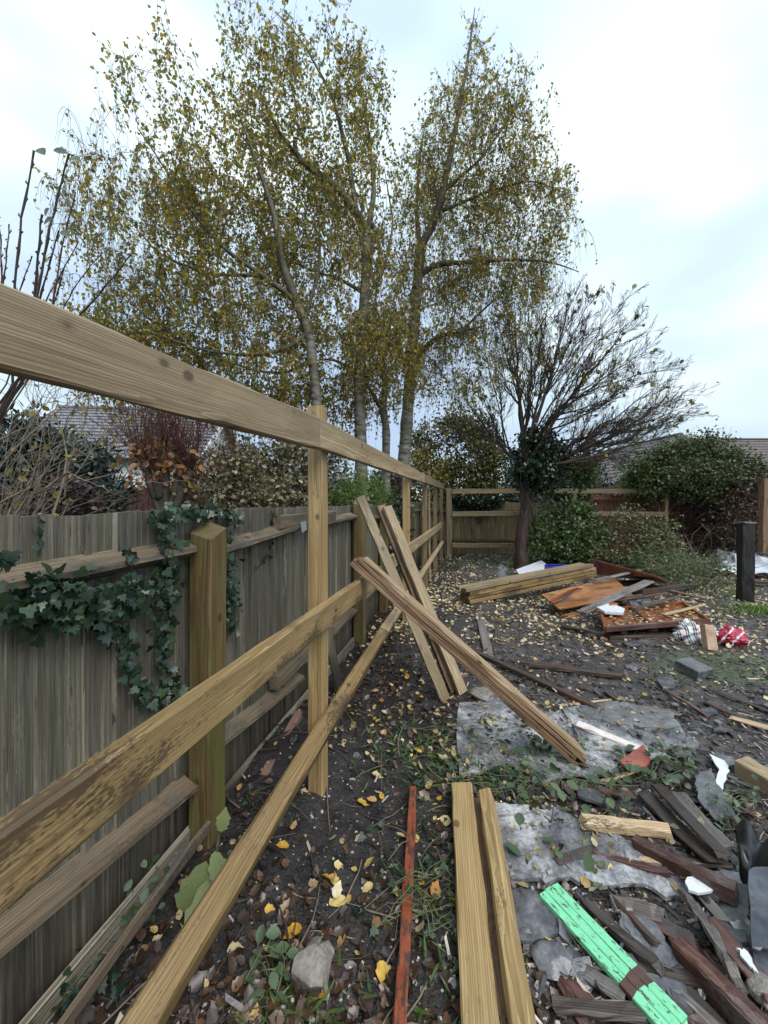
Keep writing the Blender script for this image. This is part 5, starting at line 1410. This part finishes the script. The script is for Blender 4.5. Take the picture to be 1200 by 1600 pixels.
shard("blue_grey_panel", "flat blue grey panel corner at the right edge of the rubble", "panel", [(1165, 1470), (1215, 1495), (1215, 1540), (1190, 1522)], .03, .010, M_BLUEGREY, (.1, 0))
# crumpled black sheet
RNG = np.random.default_rng(90)
A = G(1150, 1296, .08); B = G(1235, 1300, .2); C = G(1235, 1430, .12); D = G(1160, 1385, .06)
n = 20; V = []
for i in range(n):
    for j in range(n):
        u, v = i / (n - 1), j / (n - 1)
        p = A.lerp(B, u).lerp(D.lerp(C, u), v)
        z = .03 * math.sin(u * 9 + v * 3) * (1 - v) + .05 * (float(vn(u * 4 + 3, v * 4)) - .5) - .08 * max(0, v - .55) * 2
        V.append((p.x, p.y, p.z + z))
q = [(i * n + j, (i + 1) * n + j, (i + 1) * n + j + 1, i * n + j + 1) for i in range(n - 1) for j in range(n - 1)]
me = mesh_arrays("sheet", np.array(V), [np.array(q)], smooth=True)
o = put("black_sheet", me, M_BLACK); md = o.modifiers.new("thickness", 'SOLIDIFY'); md.thickness = .004
tag(o, "crumpled shiny black plastic sheet at the right edge", "plastic sheet")

# ------------------------------------------------------------------ heap in the middle distance
# stacked timber
e0 = G(738, 944); e1 = G(938, 906)
e1 = Vector((3.70, 6.55, e1.z))
dv = (e1 - e0); dv.z = 0; Lp_ = dv.length; dv.normalize()
sv = Vector((-dv.y, dv.x, 0))
e0z = g1(e0.x, e0.y)
names = [("bottom front", .0, 0), ("bottom back", .14, 0), ("second front", .01, 1), ("second back", .145, 1), ("third front", -.005, 2), ("third back", .13, 2), ("topmost front", .0, 3), ("topmost back", .15, 3)]
for i, (nm, off, lay) in enumerate(names):
    a = Vector((e0.x, e0.y, e0z + .035 + lay * .056)) + sv * (off * .78 + .05) - dv * (0.03 + random.uniform(-.03, .03) + (.10 if lay == 3 else 0))
    b_ = a + dv * (2.62 + random.uniform(-.05, .05)) + Vector((0, 0, .17))
    board("stacked_rail", nm + " timber of the stacked rails by the orange panels", "timber", a, b_, .105, .050, W_NEWDIRTY if lay in (0, 1, 2) else W_NEWGREY, "stacked timber rails", seg=6, ch=.004, bow=.008)
# orange panels
def panel(name, label, cat, pix, hs, t, mat):
    pts = [G(*p, h=h) for p, h in zip(pix, hs)]
    bm = bmesh.new()
    top = [bm.verts.new(p) for p in pts]
    f = bm.faces.new(top); bm.normal_update()
    if f.normal.z < 0: f.normal_flip()
    n_ = f.normal.copy()
    r = bmesh.ops.extrude_face_region(bm, geom=[f])
    for g in r['geom']:
        if isinstance(g, bmesh.types.BMVert): g.co += n_ * t
    bmesh.ops.recalc_face_normals(bm, faces=bm.faces[:])
    # local x along the first edge so that the grain runs with the sheet
    m4 = frame(pts[0], pts[1], n_)
    bmesh.ops.transform(bm, matrix=m4.inverted(), verts=bm.verts)
    me = bpy.data.meshes.new("panel"); bm.to_mesh(me); bm.free()
    return tag(put(name, me, mat, None, m4), label, cat), pts, n_, m4
panel("ply_panel", "orange stained plywood sheet lying tilted beneath the stacked rails", "panel", [(874, 953), (990, 932), (958, 904), (846, 930)], (.10, .12, .20, .22), .014, W_PLY)
panel("brown_sheet", "brown board edge showing behind the plywood sheet", "panel", [(905, 922), (1010, 926), (1010, 908), (915, 908)], (.05, .05, .12, .14), .02, W_REDBR)
o, pts, n_, m4 = panel("orange_door_panel", "upturned orange brown board leaning in front of the bramble heap", "panel", [(918, 896), (1046, 912), (1028, 902), (922, 874)], (.12, .06, .34, .42), .025, W_ORDARK)
t = thing("orange_tray_panel", "framed orange panel like a shallow tray holding fallen leaves", "panel", G(1020, 965))
tray = [G(946, 985, .12), G(1108, 972, .14), G(1066, 944, .16), G(938, 956, .12)]
bm = bmesh.new(); f = bm.faces.new([bm.verts.new(p) for p in tray]); bm.normal_update(); n_ = f.normal.copy()
if n_.z < 0: n_ = -n_
bm.free()
m4 = frame(tray[0], tray[1], n_)
bm = bmesh.new()
lo = [m4.inverted() @ p for p in tray]
top = [bm.verts.new(p) for p in lo]; f = bm.faces.new(top)
r = bmesh.ops.extrude_face_region(bm, geom=[f])
for g in r['geom']:
    if isinstance(g, bmesh.types.BMVert): g.co.z -= .02
bmesh.ops.recalc_face_normals(bm, faces=bm.faces[:])
me = bpy.data.meshes.new("tray_floor"); bm.to_mesh(me); bm.free()
put("floor_panel", me, W_ORDARK, t, m4)
for i in range(4):
    a, b_ = tray[i], tray[(i + 1) % 4]
    plank("rim", a + n_ * .01, b_ + n_ * .01, .03, .055, W_ORDARK if i else W_REDBR, t, up=n_, seg=4)
plank("cross_batten", tray[0].lerp(tray[1], .45) + n_ * .02, tray[3].lerp(tray[2], .35) + n_ * .02, .03, .03, W_ORDARK, t, up=n_, seg=4)
for k in (.2, .5, .8):
    a = tray[0].lerp(tray[1], k); plank("bearer", a - n_ * .05 + Vector((0, .06, 0)), tray[3].lerp(tray[2], k) - n_ * .05, .05, .06, W_DARK, t, up=n_, seg=3)
gboard("under_board", "dark board wedged beneath the framed orange panel", "board", (948, 992), (1110, 990), .10, .04, W_DARK, seg=6)
A = G(908, 957, .15); B = G(1014, 908, .36)
board("grey_plank", "weathered grey plank lying across the orange panels", "plank", A, B, .13, .022, W_GREYPL, seg=8)
gboard("dark_beam", "dark wet beam with a white end behind the framed orange panel", "beam", (1000, 920), (1086, 912), .09, .07, W_DARK, lift0=.08, lift1=.05, seg=5)
gboard("brown_lath", "brown lath lying under the end of the stacked rails", "lath", (884, 922), (986, 917), .07, .04, W_BROWN, lift0=.12, lift1=.14, seg=5)
shard("pale_scrap", "pale blue white scrap poking out under the grey plank", "scrap", [(932, 952), (950, 948), (976, 955), (974, 960), (945, 957)], .17, .03, P_SHEETWHITE, (.1, 0))
rock("slate_lump", "grey slate lump lying on the framed orange panel", "slate", [(998, 964), (1008, 957), (1020, 960), (1018, 967), (1004, 969)], .05, M_SLATE, 12, 3)
bpy.data.objects[-1] if False else None
o = [x for x in COL.objects if x.name.startswith("slate_lump")][-1]; o.matrix_basis = Matrix.Translation((0, 0, .16)) @ o.matrix_basis
shard("dark_felt_scrap", "dark curled felt scrap between the grey plank and the framed panel", "felt", [(978, 936), (1000, 930), (1018, 934), (1010, 944), (985, 946)], .17, .02, M_FELT2, (.15, .1))
# white sheet and blue crate by the red trunk
shard("white_board", "white board lying by the foot of the red brown trunk", "board", [(806, 892), (846, 880), (856, 886), (838, 900), (815, 900)], .07, .02, P_SHEETWHITE, (.1, .05))
shard("grey_scrap", "grey sheet scrap in front of the white board", "scrap", [(812, 902), (850, 898), (858, 906), (820, 910)], .04, .02, M_BLUEGREY, (.05, 0))
b = G(873, 905); b.y = 7.7; b.x = (873 - 600) / F * 7.7; b.z = g1(b.x, b.y)
t = thing("blue_crate", "blue slotted plastic crate behind the stacked rails", "crate", b)
for sx in (-1, 1):
    put("end_wall", box_mesh(.02, .28, .24, .003), M_BLUE, t, Matrix.Translation(b + Vector((sx * .22, 0, .12))))
for sy in (-1, 1):
    for k in range(7):
        put("slat", box_mesh(.035, .015, .20, .002), M_BLUE, t, Matrix.Translation(b + Vector((-.19 + k * .063, sy * .13, .12))))
    put("rim", box_mesh(.43, .02, .035, .003), M_BLUE, t, Matrix.Translation(b + Vector((0, sy * .132, .235))))
put("bottom", box_mesh(.42, .26, .012), M_BLUE, t, Matrix.Translation(b + Vector((0, 0, .012))))
gboard("broken_stick", "short pale broken stick on the leaf strewn soil near the trunk", "stick", (782, 888), (792, 904), .06, .03, W_SPLIT, lift0=.12, lift1=.02, seg=3)
shard("slate_fragment", "grey slate leaning on the soil left of the stacked rails", "slate", [(772, 916), (780, 900), (790, 902), (790, 915)], .05, .015, M_SLATE, (.5, 0))
c_ = [np.array(G(742, 873, .03)), np.array(G(762, 868, .12)), np.array(G(775, 876, .08)), np.array(G(790, 884, .02))]
tag(tubes("dark_branch", [(poly(c_, .05), np.full(len(poly(c_, .05)), .025))], M_BARK, None, 6), "dark arched branch lying on the leaf strewn soil near the back fence", "branch")

# broken boards tumbled over the heap
for (p0, q0, w_, t_, m_, l0, l1, nm) in (
    ((884, 962), (960, 942), .09, .016, W_PLY, .10, .22, "short orange board sticking out below the plywood sheet"),
    ((862, 940), (905, 918), .10, .018, W_ORDARK, .16, .30, "orange brown board end jutting out between the stacked rails and the plywood"),
    ((960, 936), (1044, 926), .07, .02, W_REDBR, .20, .22, "red brown board lying between the upturned board and the framed panel"),
    ((990, 950), (1062, 930), .05, .018, W_DARK, .22, .24, "dark lath leaning onto the back rim of the framed orange panel"),
    ((930, 906), (1000, 890), .08, .018, W_GREYPL, .26, .34, "grey board resting against the upturned orange brown board"),
    ((1040, 958), (1100, 946), .035, .02, W_SPLIT, .20, .18, "pale broken batten lying along the right end of the framed panel"),
    ((880, 976), (944, 990), .06, .018, W_DARK, .02, .05, "dark splintered board on the leaves in front of the plywood sheet"),
    ((1050, 922), (1108, 936), .06, .02, W_BROWN, .08, .04, "brown board end beyond the framed panel by the ferny clippings")):
    gboard("broken_board", nm, "board", p0, q0, w_, t_, m_, lift0=l0, lift1=l1, group="broken boards tumbled on the heap", seg=5, ends=.03, jit=.002)
# carrier bags and brick
def bag(name, label, c, size, mat, seed, squash=.6):
    bm = bmesh.new(); bmesh.ops.create_icosphere(bm, subdivisions=5, radius=1)
    rng = np.random.default_rng(seed); o1, o2, o3 = rng.random(3) * 40
    for v in bm.verts:
        p = v.co.copy()
        n1 = abs(float(vn(p.x * 2.2 + o1, p.y * 2.2 + p.z * 1.7)) - .5) * 2
        n2 = abs(float(vn(p.x * 5 + o2, p.z * 5 + p.y * 3)) - .5) * 2
        n3 = abs(float(vn(p.y * 11 + o3, p.z * 9 + p.x * 8)) - .5) * 2
        k = .62 + .42 * n1 + .22 * n2 + .09 * n3
        q = Vector((p.x * size[0], p.y * size[1], max(p.z, -.55) * size[2])) * k
        v.co = q
    me = bpy.data.meshes.new("bag"); bm.to_mesh(me); bm.free()
    for p_ in me.polygons: p_.use_smooth = True
    return tag(put(name, me, mat, None, Matrix.Translation((c.x, c.y, c.z + size[2] * .38))), label, "bag")
def striped(name, cols, freq, ang):
    s = NT(name)
    _, v = s.vec('Object')
    r = s('ShaderNodeMapping', {'Vector': v, 'Rotation': (0, ang, .4)}).outputs[0]
    w = s('ShaderNodeTexWave', {'Vector': r, 'Scale': freq, 'Distortion': 5.0, 'Detail': 2.0}, wave_type='BANDS', bands_direction='X').outputs['Fac']
    k = len(cols)
    c = s.ramp(w, [(i / k, c_) for i, c_ in enumerate(cols)], 'CONSTANT')
    return s.done(c, .3)
bag("carrier_bag", "crumpled white and dark green striped plastic bag beside a tan brick", G(1082, 1000), (.23, .17, .15), striped("bag_green", [(.66, .68, .68), (.025, .055, .045), (.55, .57, .57), (.03, .06, .05), (.62, .5, .52)], 1.9, .5), 3)
bag("carrier_bag", "crumpled red and white plastic bag right of the tan brick", G(1141, 1004), (.165, .14, .13), striped("bag_red", [(.40, .02, .055), (.62, .58, .58), (.36, .02, .05)], 1.7, -.5), 5)
A = G(1114, 1016)
tag(put("tan_brick", box_mesh(.105, .07, .25, .005, 2), M_BRICK, None, Matrix.Translation((A.x, A.y + .05, A.z + .11)) @ Matrix.Rotation(.15, 4, 'Y') @ Matrix.Rotation(-.35, 4, 'X')), "tan brick standing on end between the two plastic bags", "brick")
# pale sheets at the right by the blackened post
def cloth(name, label, cat, pix, hs, mat, seed, amp=.06):
    A, B, C, D = [G(*p, h=h) for p, h in zip(pix, hs)]
    n = 22; V = []
    for i in range(n):
        for j in range(n):
            u, v = i / (n - 1), j / (n - 1)
            p = A.lerp(B, u).lerp(D.lerp(C, u), v)
            z = amp * (float(vn(u * 5 + seed, v * 5)) - .5) * 2 + amp * .5 * (float(vn(u * 12 + seed, v * 12)) - .5)
            V.append((p.x + .03 * (float(vn(v * 7 + seed, u * 3)) - .5), p.y, max(p.z + z, g1(p.x, p.y) + .01)))
    q = [(i * n + j, (i + 1) * n + j, (i + 1) * n + j + 1, i * n + j + 1) for i in range(n - 1) for j in range(n - 1)]
    me = mesh_arrays("sheet", np.array(V), [np.array(q)], smooth=True)
    o = put(name, me, mat); md = o.modifiers.new("thickness", 'SOLIDIFY'); md.thickness = .012
    return tag(o, label, cat)
cloth("pale_tarpaulin", "pale crumpled tarpaulin heaped behind the blackened post", "tarpaulin", [(1118, 892), (1220, 898), (1220, 868), (1128, 862)], (.10, .12, .35, .25), P_SHEETWHITE, 3, .07)
cloth("grey_tarpaulin_corner", "grey folded sheet on the left end of the pale tarpaulin", "tarpaulin", [(1118, 874), (1150, 876), (1146, 862), (1122, 860)], (.30, .30, .40, .38), M_FELT2, 9, .05)
gboard("dark_plank", "dark plank under the pale tarpaulin at the right edge", "plank", (1150, 905), (1230, 910), .14, .05, W_REDBR, lift0=.05, lift1=.06, seg=4)
gboard("tarpaulin_pole", "dark slim pole lying over the pale tarpaulin", "pole", (1180, 862), (1230, 872), .05, .04, M_BLUEGREY, lift0=.35, lift1=.35, seg=4)

# broken scraps filling the rubble at the right, each told apart by what it lies beside
RNG = np.random.default_rng(140)
MARKS = [("green board", G(920, 1455)), ("mottled felt sheet", G(900, 1330)), ("pale split wood", G(978, 1285)), ("red brown stained beam", G(1130, 1540)),
         ("wet brown beam", G(1070, 1345)), ("white painted plank", G(955, 1150)), ("terracotta fragment", G(990, 1200)), ("offcut of new timber", G(1175, 1200)),
         ("black plastic sheet", G(1165, 1330)), ("blue grey panel", G(1185, 1425)), ("grey split stick", G(1110, 1465)), ("squared stone block", G(1083, 1050)),
         ("dark slat heap", G(1075, 1275)), ("long dark batten", G(830, 1055)), ("broken white strip", G(1125, 1210)), ("white board shard", G(1098, 1384)),
         ("round dark stone", G(862, 1510)), ("cracked blue grey slate", G(832, 1440)), ("smooth felt flap", G(985, 1120)), ("torn felt sheet", G(1060, 1170)), ("mossy green patch", G(1130, 1075)),
         ("reddish black batten", G(890, 1043)), ("two crumpled bags", G(1110, 1005)), ("leafy cuttings", G(1050, 1205))]
USED = set()
def where(kind, p):
    near = sorted(MARKS, key=lambda m: (m[1] - p).length)[:6]
    for nm, q in near:
        dx, dy = p.x - q.x, p.y - q.y
        rel = ("right of" if dx > 0 else "left of") if abs(dx) > abs(dy) else ("behind" if dy > 0 else "in front of")
        lab = kind + " lying " + rel + " the " + nm
        if lab not in USED:
            USED.add(lab); return lab
    return None
wmats = [(W_DARK, "dark wet"), (W_DARK, "dark wet"), (W_GREYPL, "grey"), (W_REDBR, "red brown"), (W_DARK, "dark wet"), (W_SPLIT, "pale")]
for i in range(52):
    px, py = RNG.uniform(850, 1215), RNG.uniform(1060, 1600)
    A = G(px, py, .02)
    an = RNG.normal(-.75, .55); L = RNG.uniform(.10, .42)
    d_ = Vector((math.cos(an), math.sin(an), RNG.normal(0, .05)))
    m, cn = wmats[RNG.integers(0, 6)]
    if m is W_SPLIT: L *= .6
    long_ = "long" if L > .27 else "short"
    w_ = RNG.uniform(.018, .06); t_ = RNG.uniform(.007, .02)
    if min((A + d_ * L * f_ - G(955, 1150)).length for f_ in (0, .5, 1)) < .22: continue
    lab = where(long_ + " " + cn + " wood scrap", A + d_ * L * .5)
    if lab is None or (m is W_SPLIT and RNG.random() < .4): continue
    o = plank("wood_scrap", A, A + d_ * L, w_, t_, m, None, up=(RNG.normal(0, .25), RNG.normal(0, .25), 1), seg=4, ends=.018, jit=.002)
    tag(o, lab, "wood scrap", "broken wood scraps in the rubble")
for i in range(40):
    px, py = RNG.uniform(860, 1210), RNG.uniform(1040, 1590)
    c_ = G(px, py, .012); r_ = RNG.uniform(.025, .085)
    k = int(RNG.integers(4, 7)); a0 = RNG.random() * 6.28
    pts = [Vector((math.cos(a0 + q * 6.28 / k + RNG.normal(0, .2)) * r_ * RNG.uniform(.6, 1.2), math.sin(a0 + q * 6.28 / k) * r_ * RNG.uniform(.5, 1.1), 0)) for q in range(k)]
    lab = where(("small" if r_ < .045 else "broad" if r_ > .065 else "medium") + (" broken slate" if i % 3 else " torn felt piece"), c_)
    if lab is None: continue
    me = slab_mesh(pts, RNG.uniform(.006, .014), cuts=1, noise=.002, edge_jit=.003, edge_n=3)
    o = put("slate_scrap" if i % 3 else "felt_scrap", me, M_SLATE if i % 3 else M_FELT2, None, Matrix.Translation(c_ + Vector((0, 0, .006))) @ Matrix.Rotation(RNG.normal(0, .22), 4, 'X') @ Matrix.Rotation(RNG.normal(0, .22), 4, 'Y'))
    tag(o, lab, "slate" if i % 3 else "felt", "slate pieces in the rubble" if i % 3 else "felt pieces in the rubble")

# ================================================================== leaf litter, chips and twigs
RNG = np.random.default_rng(101)
def scatter(n, dens):
    """positions on the ground where dens(x,y) in 0..1"""
    out = []
    while len(out) < n:
        # sample evenly in the picture so that near and far ground are both covered
        m = n
        Y = .75 * np.exp(RNG.random(m) * math.log(12.0 / .75))
        X = RNG.uniform(-1.05, 1.15, m) * (Y + .2)
        keep = (RNG.random(m) < dens(X, Y)) & (X > A_OLD + SL * Y + .05) & (Y < 11.2)
        out += list(np.stack([X[keep], Y[keep]], -1))
    return np.array(out[:n])
def chips(name, pos, ax, no, size, tpl, mats, parent, rnd):
    V, fs, r = leaf_arrays(pos, ax, no, size, tpl, rnd)
    return put(name, mesh_arrays(name, V, fs, r), mats, parent)
def lay(name, label, cat, pts, size, tpl, mats, tilt, lift=.004, rnd=None, aspect=None):
    n = len(pts)
    z = gh(pts[:, 0], pts[:, 1]) + lift + RNG.random(n) * .006
    pos = np.column_stack([pts, z])
    no = np.column_stack([RNG.normal(0, tilt, n), RNG.normal(0, tilt, n), np.ones(n)])
    an = RNG.random(n) * 2 * math.pi
    ax = np.column_stack([np.cos(an), np.sin(an), np.zeros(n)])
    ax = ax - no * (np.sum(ax * no, 1) / np.sum(no * no, 1))[:, None]
    o = (leaves if tpl is T_CURL else chips)(name, pos, ax, no, size[0] + (size[1] - size[0]) * RNG.beta(1.1, 1.9, n), tpl, mats, None, rnd)
    return tag(o, label, cat, kind='stuff')
nv = lambda X, Y, s, o=0: vn(X * s + o, Y * s + o * 1.7)
def d_yellow(X, Y):
    d = .10 + .75 * np.clip((Y - 3.0) / 2.5, 0, 1) + .35 * (np.exp(-((X - .35) / .5) ** 2 - ((Y - 2.8) / .8) ** 2))
    d = d * (.25 + 1.5 * np.clip(nv(X, Y, 2.2) - .3, 0, 1) + .8 * np.clip(nv(X, Y, 6, 11) - .55, 0, 1))
    d = d * np.where(Y < 2.2, .38, 1.0)
    d[(X > 0.8) & (Y < 2.6)] *= .6
    return np.clip(d, 0, 1)
def d_brown(X, Y):
    d = .16 + .8 * np.exp(-((X - .25) / .45) ** 2 - ((Y - 3.0) / .8) ** 2) + .5 * np.exp(-((X + .35) / .3) ** 2 - ((Y - 1.1) / .3) ** 2)
    d = d * (1 - .9 * np.exp(-((X + .25) / .35) ** 2 - ((Y - 1.75) / .5) ** 2))
    return np.clip(d * (.3 + 1.2 * np.clip(nv(X, Y, 2.6, 7) - .2, 0, 1)), 0, 1)
def d_chip(X, Y):
    d = np.where(X > .12 * Y + .32, .8, .05) * np.clip(1.25 - Y / 9, .2, 1)
    return np.clip(d * (.35 + nv(X, Y, 3, 3)), 0, 1)
lay("yellow_leaf_litter", "fallen pale yellow birch leaves strewn over the soil", "fallen leaves", scatter(5600, d_yellow), (.020, .060), T_CURL, L_FALLY, .5)
d_far = lambda X, Y: np.clip((Y - 3.6) / 2, 0, 1) * (.25 + .9 * nv(X, Y, 2.4, 5))
lay("pale_leaf_litter", "thick scatter of cream coloured leaves towards the back of the plot", "fallen leaves", scatter(7000, d_far), (.03, .075), T_CURL, leafmat("cream_leaf", [(.42, .35, .2), (.55, .48, .32), (.36, .24, .10), (.60, .54, .40)], .1, .45), .4)
lay("brown_leaf_litter", "wet brown fallen leaves matted on the soil", "fallen leaves", scatter(5000, d_brown), (.018, .065), T_CURL, L_FALLB, .45)
T_CHIP = (np.array([(-.45, 0, 0), (.1, -.1, .03), (.5, .25, 0), (.42, .8, .05), (-.1, 1, 0), (-.5, .6, .04), (-.45, 0, -.12), (.1, -.1, -.12), (.5, .25, -.12), (.42, .8, -.12), (-.1, 1, -.12), (-.5, .6, -.12)], float),
          [np.array([(0, 1, 2, 3), (0, 3, 4, 5), (0, 6, 7, 1), (1, 7, 8, 2), (2, 8, 9, 3), (3, 9, 10, 4), (4, 10, 11, 5), (5, 11, 6, 0)])])
T_SHARD = (np.array([(-.05, 0, 0), (.12, .06, .03), (.05, 1, .02), (-.09, .86, 0), (-.05, 0, -.05), (.12, .06, -.05), (.05, 1, -.05), (-.09, .86, -.05)], float),
           [np.array([(0, 1, 2, 3), (0, 4, 5, 1), (1, 5, 6, 2), (2, 6, 7, 3), (3, 7, 4, 0)])])
lay("dark_rubble_chips", "wet dark slate chips and mud clods among the rubble", "rubble", scatter(5500, d_chip), (.008, .055), T_CHIP, L_CHIP, .4, 0.0)
lay("dark_splinters", "dark wet wood splinters among the rubble", "splinters", scatter(1500, d_chip), (.03, .12), T_SHARD, L_CHIP, .22, .002)
lay("pale_splinters", "pale splinters and flakes among the rubble", "splinters", scatter(900, d_chip), (.02, .09), T_SHARD, L_CHIPW, .25, .006)
lay("pale_flakes", "small pale grit and flakes on the dark soil", "grit", scatter(3500, lambda X, Y: np.full(len(X), .5)), (.005, .014), T_CHIP, L_CHIPW, .3, .0)
lay("soil_clods", "small crumbly clods of dark soil", "soil", scatter(9000, lambda X, Y: np.clip(.9 - Y / 8, .05, 1)), (.005, .020), T_CHIP, leafmat("clod", [(.012, .010, .009), (.032, .027, .023), (.06, .05, .043)], 0, .6), .8, -.002)
# long grass and clippings
def blades(name, label, cat, pts, size, mat, up=.6):
    n = len(pts)
    pos = np.column_stack([pts, gh(pts[:, 0], pts[:, 1]) + .002])
    an = RNG.random(n) * 2 * math.pi
    ax = np.column_stack([np.cos(an), np.sin(an), np.abs(RNG.normal(up, .35, n))])
    o = leaves(name, pos, ax, np.column_stack([RNG.normal(size=(n, 2)) * .5, np.ones(n)]), RNG.uniform(*size, n), T_NEEDLE, mat)
    return tag(o, label, cat, kind='stuff')
def clumpy(n, cx, cy, rx, ry):
    return np.column_stack([RNG.normal(cx, rx, n), RNG.normal(cy, ry, n)])
g_ = G(1185, 958)
blades("grass_tuft", "bright green grass tuft at the right edge below the blackened post", "grass", clumpy(420, g_.x + .1, g_.y, .28, .12), (.06, .16), L_BRIGHT, .8)
g_ = G(1120, 1048)
blades("moss_turf", "short mossy turf of the green patch at the right", "turf", clumpy(3000, 3.25, 3.45, .5, .2), (.008, .022), leafmat("moss_blade", [(.03, .045, .02), (.06, .085, .035), (.10, .12, .05)], .1), .5)
g_ = G(760, 1205)
blades("grass_clippings", "green grassy clippings strewn across the felt and soil", "clippings", np.concatenate([clumpy(900, .55, 2.15, .22, .16), clumpy(300, .15, 2.35, .2, .2), clumpy(260, .25, 1.35, .12, .2), clumpy(200, -.25, 1.1, .1, .06)]), (.03, .09), L_GRASS, .12)
g_ = G(990, 905)
blades("tall_weeds", "green weeds edging the bramble heap and the back fence", "weeds", np.concatenate([clumpy(900, 3.4, 6.3, .5, .3), clumpy(1200, 3.0, 9.3, 1.2, .35), clumpy(700, 5.2, 6.6, .5, .4)]), (.05, .14), L_GREEN, .7)
# twigs
paths = []
for p in scatter(420, lambda X, Y: np.clip(1.1 - Y / 9, .1, 1)):
    L = RNG.uniform(.06, .40); an = RNG.random() * 6.28
    b_ = np.array([p[0] + L * math.cos(an), p[1] + L * math.sin(an)])
    c = curve((*p, 0), (*b_, 0), 6, sag=(RNG.normal(0, .1) * L, RNG.normal(0, .1) * L, 0))
    c[:, 2] = gh(c[:, 0], c[:, 1]) + .006 + .02 * RNG.random() * np.sin(np.linspace(0, 3.14, 6))
    paths.append((c, np.linspace(.0028, .0012, 6) * RNG.uniform(.6, 1.5)))
o = tubes("fallen_twigs", paths[:260], M_TWIG, None, 4); tag(o, "thin dark twigs scattered over the soil", "twigs", kind='stuff')
o = tubes("dry_stalks", paths[260:], M_TWIGPALE, None, 4); tag(o, "thin dry pale stalks scattered over the soil", "stalks", kind='stuff')
# leaves caught in the tray, on the felt and on the stack
def on_quad(q, n, lift):
    uv = RNG.random((n, 2))
    q = [np.array(p) for p in q]
    return np.array([(q[0] * (1 - u) + q[1] * u) * (1 - v) + (q[3] * (1 - u) + q[2] * u) * v + np.array([0, 0, lift]) for u, v in uv])
pos = on_quad(tray, 260, .012)
n = len(pos)
o = leaves("tray_leaves", pos, RNG.normal(size=(n, 3)) * np.array([1, 1, .1]), RNG.normal(size=(n, 3)) * .3 + np.array([0, 0, 1]), RNG.uniform(.03, .055, n), T_CURL, L_FALLY)
tag(o, "fallen yellow leaves lying in the framed orange panel", "fallen leaves", kind='stuff')

def inpoly(cx, cy, rx, ry, n):
    return np.column_stack([RNG.uniform(cx - rx, cx + rx, n), RNG.uniform(cy - ry, cy + ry, n)])
pts = np.concatenate([inpoly(1.15, 2.5, .75, .35, 150), inpoly(.95, 1.65, .55, .2, 90), inpoly(.55, 2.3, .25, .4, 90)])
lay("felt_leaf_litter", "fallen leaves lying on the grey felt sheets", "fallen leaves", pts, (.018, .055), T_CURL, leafmat("mixed_litter", [(.05, .03, .02), (.34, .25, .12), (.10, .055, .03), (.44, .32, .12), (.07, .09, .04), (.52, .45, .32)], .1, .42), .35, .024)
lay("felt_mud_crumbs", "mud crumbs and bark flakes spilt over the grey felt sheets", "mud", np.concatenate([inpoly(1.1, 2.45, .8, .4, 500), inpoly(.95, 1.65, .6, .22, 380)]), (.006, .03), T_CHIP, L_CHIP, .4, .018)

pts = np.concatenate([inpoly(-.2, 1.35, .35, .35, 26), inpoly(.1, 1.6, .35, .5, 24), inpoly(.7, 1.35, .3, .3, 16), inpoly(.2, 2.7, .3, .6, 40)])
lay("bright_leaves", "larger bright yellow and orange leaves lying in the foreground", "fallen leaves", pts, (.035, .075), T_CURL, leafmat("bright_fallen", [(.50, .26, .03), (.55, .36, .06), (.58, .47, .22), (.38, .17, .05), (.56, .50, .32)], .15, .4), .45, .012)
